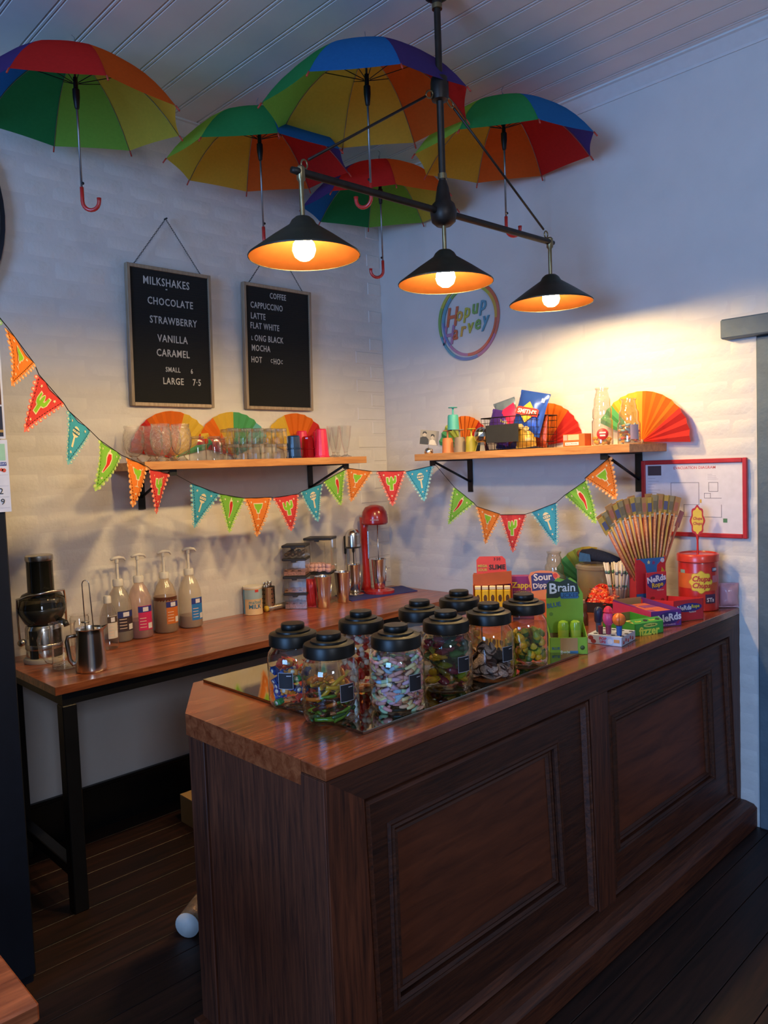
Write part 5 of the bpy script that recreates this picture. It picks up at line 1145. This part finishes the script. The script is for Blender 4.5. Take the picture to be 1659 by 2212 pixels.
def lolly(label, u, v, stick, hc, head):
    q = t.matrix_basis @ Vector((u, v, .0346)); o = thing('pop_lolly', label, 'lolly', q, facing(q)); P('holder', MB().lathe([(0, 0), (.008, 0), (.0095, .004), (.011, .035), (0, .035)], 12), flat(stick, .3), o); m_ = flat(hc, .35)
    if head == 'ball':
        P('head', MB().ball((0, 0, .058), .024, 20), m_, o); k = MB()
        for ax in range(3): k.tube([Vector((math.cos(a)*.0243, math.sin(a)*.0243*(1 if ax else .25), 0)) if ax == 0 else (Vector((0, math.cos(a)*.0243, math.sin(a)*.0243)) if ax == 1 else Vector((math.cos(a)*.0243, 0, math.sin(a)*.0243))) for a in [2*PI*i/24 for i in range(24)]], .0007, 4, True)
        k.v = [v_+Vector((0, 0, .058)) for v_ in k.v]; P('ball_seams', k, flat('#2a1a10'), o)
    elif head == 'capsule': P('head', MB().lathe([(.010, .034), (.015, .04), (.016, .075), (.013, .088), (.006, .093), (0, .094)], 16), m_, o)
    else:
        P('head', MB().lathe([(.011, .034), (.018, .042), (.021, .06), (.017, .076), (.012, .083), (0, .085)], 16), m_, o); P('cap', MB().lathe([(.016, .078), (.019, .084), (.015, .094), (.008, .102), (0, .104)], 9, smooth=False), flat('#d8304c', .35), o); P('second_holder', MB().lathe([(0, 0), (.008, 0), (.009, .03), (0, .032)], 10, (-.028, .0, 0)), flat('#6a2a3c', .3), o)
lolly('orange basketball pop lolly in a blue holder', .108, .030, '#2f5a9c', '#e0702a', 'ball')
lolly('hot pink topped pop lolly standing mid stand', .068, .030, '#8a3a54', '#c8487c', 'tuft')
lolly('navy blue plain pop lolly at the back of its stand', .022, .050, '#4a5a80', '#26304e', 'capsule')
# green fizzer carton
a, rz, wd = fit((1371.6, 1375), (1433, 1366)); t = thing('sweet_carton', 'green fizzy chew carton lying open beside the lolly stand', 'carton', a, rz); gr = flat('#3f9a3c'); ol = flat('#7c7a4a', .7)
tray(t, wd, .19, .046, .05, None, gr, ol); P('front_lip', MB().prism([(0, .046), (.0, .0465), (.030, .058), (.030, .0575)], 0, wd, 'yz'), gr, t)
text('lettering', 'fizzer', .044, flat('#d8dc4c'), t, (wd*.5, -.0008, .014), bold=.03); k = MB(); disc(k, wd*.55, .036, .034, .0075, 0); P('yellow_oval', k, flat('#c8cc5c'), t); text('lettering', 'Cream Soda', .009, flat('#3a4a24'), t, (wd*.55, -.0012, .036))
for u in (.2, .68): text('lettering', 'fizzer', .013, flat('#c8cc4c'), t, (wd*u, .013, .0520), rot=(.37, 0, 0), bold=.02)
for u in (.45, .88): k = MB(); k.X = Matrix.Translation((wd*u, .014, .0525)) @ Matrix.Rotation(.37, 4, 'X'); k.prism([(.010*math.cos(2*PI*i/14), .007*math.sin(2*PI*i/14)) for i in range(14)], 0, .0005, 'xy'); P('dark_oval', k, flat('#24302a'), t)
fz = [MB().bbox(-.055, .055, -.009, .009, 0, .007, .001).mesh('chew_bar', flat(c)) for c in ('#a4b04c', '#c8c070')]
for i in range(8): q = t.matrix_basis @ Vector((wd/2, .03+.02*i, .003+.0075*(i % 2))); o = link('chew_bar', fz[i % 2], None, q, (0, 0, rz)); tag(o, 'flat pale green chew bar in the green carton', 'sweet', 'chew bars in the green carton')
# purple and pink candy carton
a, rz, wd = fit((1407, 1358), (1472, 1350.6)); t = thing('sweet_carton', 'pink and purple open candy carton with small boxes inside', 'carton', a, rz); pu = flat('#6c3384'); pk = flat('#c8386c')
tray(t, wd, .26, .066, .075, None, pu, card_in)
P('pink_side', MB().box(-.0006, 0, .0, .26, 0, .067), pk, t)
text('lettering', 'NeRds', .040, flat('#dcd8e4'), t, (wd*.60, -.0014, .036), bold=.03, rot=(PI/2, -.08, 0)); k = MB(); k.prism([(wd*.6+.052*math.cos(2*PI*i/20), .036+.024*math.sin(2*PI*i/20)) for i in range(20)], -.0008, 0); P('blue_ground', k, flat('#3a2f6c'), t)
text('lettering', 'Grape & Strawberry', .0085, flat('#dcc8dc'), t, (wd*.55, -.0008, .009)); k = MB(); disc(k, wd*.92, .022, .007, .006, 0); disc(k, wd*.88, .014, .006, .005, 0); P('candy_print', k, flat('#8a2a5c'), t)
for i in range(10):
    q = t.matrix_basis @ Vector((wd/2+(-.034 if i % 2 else .034), .026+.046*(i//2), .003)); o = P('candy_box', MB().bbox(-.032, .032, -.021, .021, 0, .050, .001), flat('#d06a4c' if i % 3 else '#8a4a8c')); o.location = q; o.rotation_euler = (0, 0, rz); tag(o, 'small candy box packed in the pink and purple carton', 'box', 'candy boxes in the carton')
# rope display: tray, tall pocket and sign
a, rz, wd = fit((1456, 1345), (1519.8, 1337)); t = thing('display_box', 'red rope candy display box with a tall blue pocket at its back', 'display box', a, rz); rd = flat('#c42c34')
tray(t, wd, .24, .088, .060, .062, rd, card_in)
text('lettering', 'NeRds', .026, flat('#dcd8e4'), t, (wd*.34, -.0014, .055), bold=.03); text('lettering', 'Rope', .019, flat('#d8c040'), t, (wd*.72, -.0014, .058), bold=.03); k = MB(); k.prism([(wd*.5+.066*math.cos(2*PI*i/20), .055+.018*math.sin(2*PI*i/20)) for i in range(20)], -.0008, 0); P('blue_ground', k, flat('#3a3678'), t); text('lettering', 'Rainbow', .010, flat('#dccfc0'), t, (wd*.62, -.0014, .036))
bl = flat('#2f6ca4'); pw, pd, ph_ = .155, .05, .245; px0 = .005; py0 = .241
P('pocket_front', MB().box(px0, px0+pw, py0, py0+.002, 0, ph_-.012), bl, t); P('pocket_back', MB().box(px0, px0+pw, py0+pd-.002, py0+pd, 0, ph_), bl, t)
P('pocket_side', MB().box(px0, px0+.002, py0, py0+pd, 0, ph_-.006), flat('#b8343a'), t); P('pocket_side', MB().box(px0+pw-.002, px0+pw, py0, py0+pd, 0, ph_-.006), flat('#b8343a'), t)
k = MB(); k.prism([(px0, .08), (px0, .23), (px0+.02, .23), (px0+.045, .21), (px0+.055, .17), (px0+.055, .08)], py0-.0006, py0); P('red_fruit_print', k, rd, t)
k = MB(); k.prism([(px0+pw, .08), (px0+pw, .233), (px0+pw-.02, .22), (px0+pw-.045, .20), (px0+pw-.05, .08)], py0-.0006, py0); P('red_fruit_print', k, rd, t)
k = MB(); k.prism([(px0+pw-.004, .09), (px0+pw-.004, .17), (px0+pw-.02, .19), (px0+pw-.028, .13), (px0+pw-.02, .09)], py0-.0012, py0); P('yellow_fruit_print', k, flat('#c8a02c'), t)
k = MB(); star(k, px0+.066, .215, .010, py0); P('star_print', k, flat('#d8cc8c'), t); k = MB(); star(k, px0+.092, .212, .012, py0, n=7, inner=.4); P('burst_print', k, flat('#8a3a6c'), t); k = MB(); disc(k, px0+pw-.016, .220, .010, .010, py0, .0016); P('white_badge', k, flat('#c8c4cc'), t)
P('sign_card', MB().bbox(px0+.028, px0+.135, py0-.03, py0-.028, .03, .175, .001), flat('#cc3440'), t)
k = MB(); k.prism([(px0+.082+.05*math.cos(2*PI*i/20)-.0, .133+.034*math.sin(2*PI*i/20)) for i in range(20)], py0-.0308, py0-.03); P('sign_ground', k, flat('#3c3a80'), t)
text('lettering', 'NeRds', .036, flat('#dcdae4'), t, (px0+.081, py0-.0316, .145), bold=.035, rot=(PI/2, -.12, 0)); text('lettering', 'Rope', .028, flat('#d8bc38'), t, (px0+.086, py0-.0316, .119), bold=.03, rot=(PI/2, -.12, 0)); text('lettering', 'Rainbow', .010, flat('#e0c8c8'), t, (px0+.100, py0-.0316, .096), shear=.2)
k = MB(); disc(k, px0+.112, .05, .010, .008, py0-.03); disc(k, px0+.06, .062, .012, .007, py0-.03); P('candy_print', k, flat('#8a2c2c'), t)
pock = t
stk = [mat('rope_tube', '#d08a5c', .3, var=.3, scale=30, stretch=(1, 1, 6)), flat('#c86a54', .35), flat('#c89a4c', .35), flat('#a8685c', .35)]
hdm = [flat('#dcb050'), flat('#cc9458'), flat('#b09a6c')]
for i in range(30):
    f_ = i/29; an = math.radians(-31+f_*48); row = i % 2; base = pock.matrix_basis @ Vector((px0+.015+f_*(pw-.03), py0+.012+.024*row, .12))
    o = thing('rope_candy', 'rope candy stick with a printed header in the tall blue pocket', 'candy stick', base, rz, 'rope candy sticks in the pocket'); o.rotation_euler = (0, an, rz); Ln = .30+.02*random.random()-(.025 if f_ < .12 else 0)
    P('rope', MB().tube([(0, 0, 0), (0, 0, Ln)], .0055, 7), stk[i % 4], o); hd_ = P('header', MB().box(-.019, .019, -.0008, .0008, Ln-.01, Ln+.075), hdm[i % 3], o)
    P('header_print', MB().box(-.010, .010, -.0014, -.0008, Ln+.012, Ln+.050), flat(['#6a6a84', '#c87a5c', '#8a7a5c'][i % 3]), hd_); P('header_edge', MB().box(-.019, .019, -.0015, -.0008, Ln-.01, Ln-.007), flat('#d0c8b4'), hd_)
base = pock.matrix_basis @ Vector((px0+pw-.012, py0+.03, .13)); o = thing('rope_candy', 'single rope candy stick leaning out to the right of the bunch', 'candy stick', base, rz); o.rotation_euler = (0, math.radians(24), rz); P('rope', MB().tube([(0, 0, 0), (0, 0, .27)], .0055, 7), flat('#c8785c', .35), o); P('header', MB().box(-.013, .013, -.0008, .0008, .25, .325), flat('#a86a64'), o)
# lollipop tub
c = Vector((-.118, -2.052, CZ)); t = thing('lollipop_tub', 'red lollipop tub with a yellow flower logo and sign on top', 'tub', c, facing(c)); R_ = .083; rt_ = mat('red_tub_plastic', '#c02a22', .3, coat=.3)
P('tub', MB().lathe([(0, 0), (R_-.004, 0), (R_, .004), (R_, .205), (R_-.002, .212), (0, .213)], 40), rt_, t); P('lid', MB().lathe([(R_+.001, .212), (R_+.005, .214), (R_+.005, .240), (R_+.002, .245), (R_-.004, .247), (R_-.006, .242), (0, .242)], 40), mat('red_lid_plastic', '#d03a28', .3, coat=.3), t)
P('orange_print', wrap(R_+.0005, -1.2, -.25, .10, .165), flat('#d8622c'), t); P('orange_print', wrap(R_+.0005, .5, 1.2, .09, .135), flat('#c8502c'), t)
def flower(r, rad, cx_, cz_, m_, lift, par, nm='yellow_flower'):
    k = MB(); n = 48; pts = [(cx_+rad*(1+.09*math.cos(8*2*PI*i/n))*math.cos(2*PI*i/n), cz_+rad*.98*(1+.09*math.cos(8*2*PI*i/n))*math.sin(2*PI*i/n)) for i in range(n)]
    def wp(x, z_): a = x/r; return ((r+lift)*math.sin(a), -(r+lift)*math.cos(a), z_)
    for s0 in range(10):                                   # rings so that the patch follows the tub wall
        f0, f1 = s0/10, (s0+1)/10
        for i in range(n):
            j = (i+1) % n; A = [(cx_+(p_[0]-cx_)*f_, cz_+(p_[1]-cz_)*f_) for p_, f_ in ((pts[i], f0), (pts[j], f0), (pts[j], f1), (pts[i], f1))]
            k.add([wp(*q_) for q_ in (A if f0 > 0 else A[1:])], [tuple(range(4 if f0 > 0 else 3))])
    return P(nm, k, m_, par)
flower(R_, .048, .012, .128, flat('#c88a2c'), .0006, t, 'flower_edge'); flower(R_, .0445, .012, .128, flat('#e8c43c'), .001, t)
warp_text('lettering', 'Chupa', .032, flat('#c0302c'), t, R_+.001, .142, .012/R_, .03, .3, .92); warp_text('lettering', 'Chups', .032, flat('#c0302c'), t, R_+.001, .113, .012/R_, .03, .3, .92)
P('navy_badge', wrap(R_+.001, .72, 1.05, .172, .190, 4), flat('#3a3458'), t); warp_text('lettering', '100', .016, flat('#e0d8dc'), t, R_+.0015, .181, .88, .03); P('green_badge', wrap(R_+.001, -1.0, -.68, .165, .180, 4), flat('#8aa08c'), t)
warp_text('lettering', 'STs', .024, flat('#dcd4dc'), t, R_+.001, .05, .62, .03); P('navy_print', wrap(R_+.0006, .35, .95, .035, .075, 6), flat('#4a2c4c'), t); P('pink_print', wrap(R_+.0006, .75, 1.15, .125, .155, 5), flat('#c06a74'), t)
P('sign_stick', MB().lathe([(0, .242), (.005, .242), (.004, .30), (.006, .312), (.006, .325), (0, .326)], 10), rt_, t)
k = MB(); n = 48; k.prism([(.029*(1+.10*math.cos(8*2*PI*i/n))*math.cos(2*PI*i/n), .388+.066*(1+.06*math.cos(8*2*PI*i/n))*math.sin(2*PI*i/n)) for i in range(n)], -.003, .003); sg_ = P('flower_sign', k, rt_, t)
k = MB(); k.prism([(.022*(1+.10*math.cos(8*2*PI*i/n))*math.cos(2*PI*i/n), .388+.056*(1+.06*math.cos(8*2*PI*i/n))*math.sin(2*PI*i/n)) for i in range(n)], -.0036, -.003); P('sign_face', k, flat('#e8c03c'), sg_)
text('lettering', 'Chupa', .018, flat('#c0302c'), sg_, (0, -.004, .398), bold=.02, shear=.2, sx=.8); text('lettering', 'Chups', .018, flat('#c0302c'), sg_, (0, -.004, .376), bold=.02, shear=.2, sx=.8)
# pink bag by the wall
t = bag('sweet_bag', 'small pink see-through bag of sweets between tub and wall', .085, .10, .06, glass('pink_bag_film', '#d8a0a8', .8, .15, body=.65, bodycol='#e8b4bc'), (-.034, -2.150, CZ+.006), (0, 0, facing((-.05, -2.13, 1), .3)), 'sweet bag')
# straws in a clear cup
q = onz(1335, 1318, CZ); t = thing('straw_cup', 'clear plastic cup full of wrapped straws', 'cup', q); P('wall', MB().lathe([(0, .002), (.034, .001), (.036, .006), (.046, .095), (.048, .098)], 26), glass('cup_plastic', '#e0d8cc', .8, body=.08), t); P('base', MB().lathe([(0, 0), (.034, 0), (.034, .003), (0, .004)], 20), clear, t)
strw = [flat('#d4c8bc'), flat('#c0b4b0'), flat('#d8d0c4')]; stm = []
for i in range(3): k = MB(); k.tube([(0, 0, 0), (0, 0, .20)], .0036, 6); k.cur = 1; k.tube([(0, 0, .15), (0, 0, .165)], .0039, 6); k.tube([(0, 0, .09), (0, 0, .10)], .0039, 6); stm.append(k.mesh('straw', [strw[i], flat(['#5a8a6c', '#8a7a8c', '#6a8a8c'][i])]))
for i in range(34):
    a_ = random.uniform(0, 2*PI); r_ = .026*math.sqrt(random.random()); o = link('straw', stm[i % 3], None, q+Vector((r_*math.cos(a_), r_*math.sin(a_), .006+random.uniform(0, .012)))); ti = r_/.026*.20; o.rotation_euler = (-ti*math.sin(a_), ti*math.cos(a_), 0); tag(o, 'paper wrapped straw standing in the clear cup', 'straw', 'straws in the clear cup')
# round clear container, glass jar, fan and denim roll at the wall
q = Vector((-.125, -1.565, CZ)); t = thing('clear_tub', 'wide round clear plastic tub with a flat lid by the wall', 'tub', q); tubp = glass('tub_plastic', '#dccfb8', 1.0, .08, body=.36, bodycol='#d8c8a8'); P('wall', MB().lathe([(0, .001), (.095, .001), (.10, .008), (.102, .150)], 36), tubp, t); P('lid', MB().lathe([(.103, .146), (.107, .148), (.107, .162), (.09, .168), (.085, .160), (0, .162)], 36), tubp, t); P('lid_tab', MB().bbox(-.10, -.07, -.085, -.07, .150, .164, .002), tubp, t)
cook = MB().lathe([(0, 0), (.03, 0), (.034, .005), (.028, .011), (0, .013)], 14).mesh('cookie', mat('oat_cookie', '#8c6c48', .8, var=.3, scale=120))
for i in range(7): o = link('cookie', cook, None, q+Vector((.05*math.cos(2.4*i), .05*math.sin(2.4*i), .004+.013*(i//3)))); tag(o, 'round brown biscuit inside the clear tub', 'biscuit', 'biscuits in the clear tub')
q2 = Vector((-.20, -1.365, CZ)); t = tier_jar('clear tiered glass jar of orange slices beside the clear tub', q2, .056, [(1, .105), (.84, .05), (.66, .04)], None)
sweets('orange_slice', 'pale orange sweet in the tiered jar on the counter', 'orange sweets in the counter jar', 'sweet', [two_tone('orange_slice', '#d89a5c', '#d8b070', .010, .030, .3)], q2, .042, 26, .012, .060, seed=77)
fan('green and yellow paper fan standing on the counter by the wall', (-.012, -1.46, CZ+.02), WB, .215, [('teal', 180, 160), ('green', 160, 132), ('lime', 132, 105), ('yellow', 105, 80)])
q = Vector((-.09, -1.50, CZ+.170)); t = thing('denim_case', 'navy denim soft case with a blue patch lying on the clear tub', 'case', q, WB-.15); k = MB(); pts = [(-.05+.055*i, .0, .032+.006*math.sin(i)-.003*i) for i in range(5)]; k.tube(pts, [.026, .034, .030, .026, .018], 12, flatz=.8); P('case', k, mat('navy_denim', '#20283c', .9, var=.2, scale=90), t); P('patch', MB().prism([(-.04, .0), (.035, .004), (.03, .040), (-.035, .046)], -.036, -.034), mat('mid_denim', '#3f6a94', .9, var=.15, scale=90), t); P('orange_end', MB().ball((-.055, 0, .034), .022, 10), flat('#b06a34'), t)
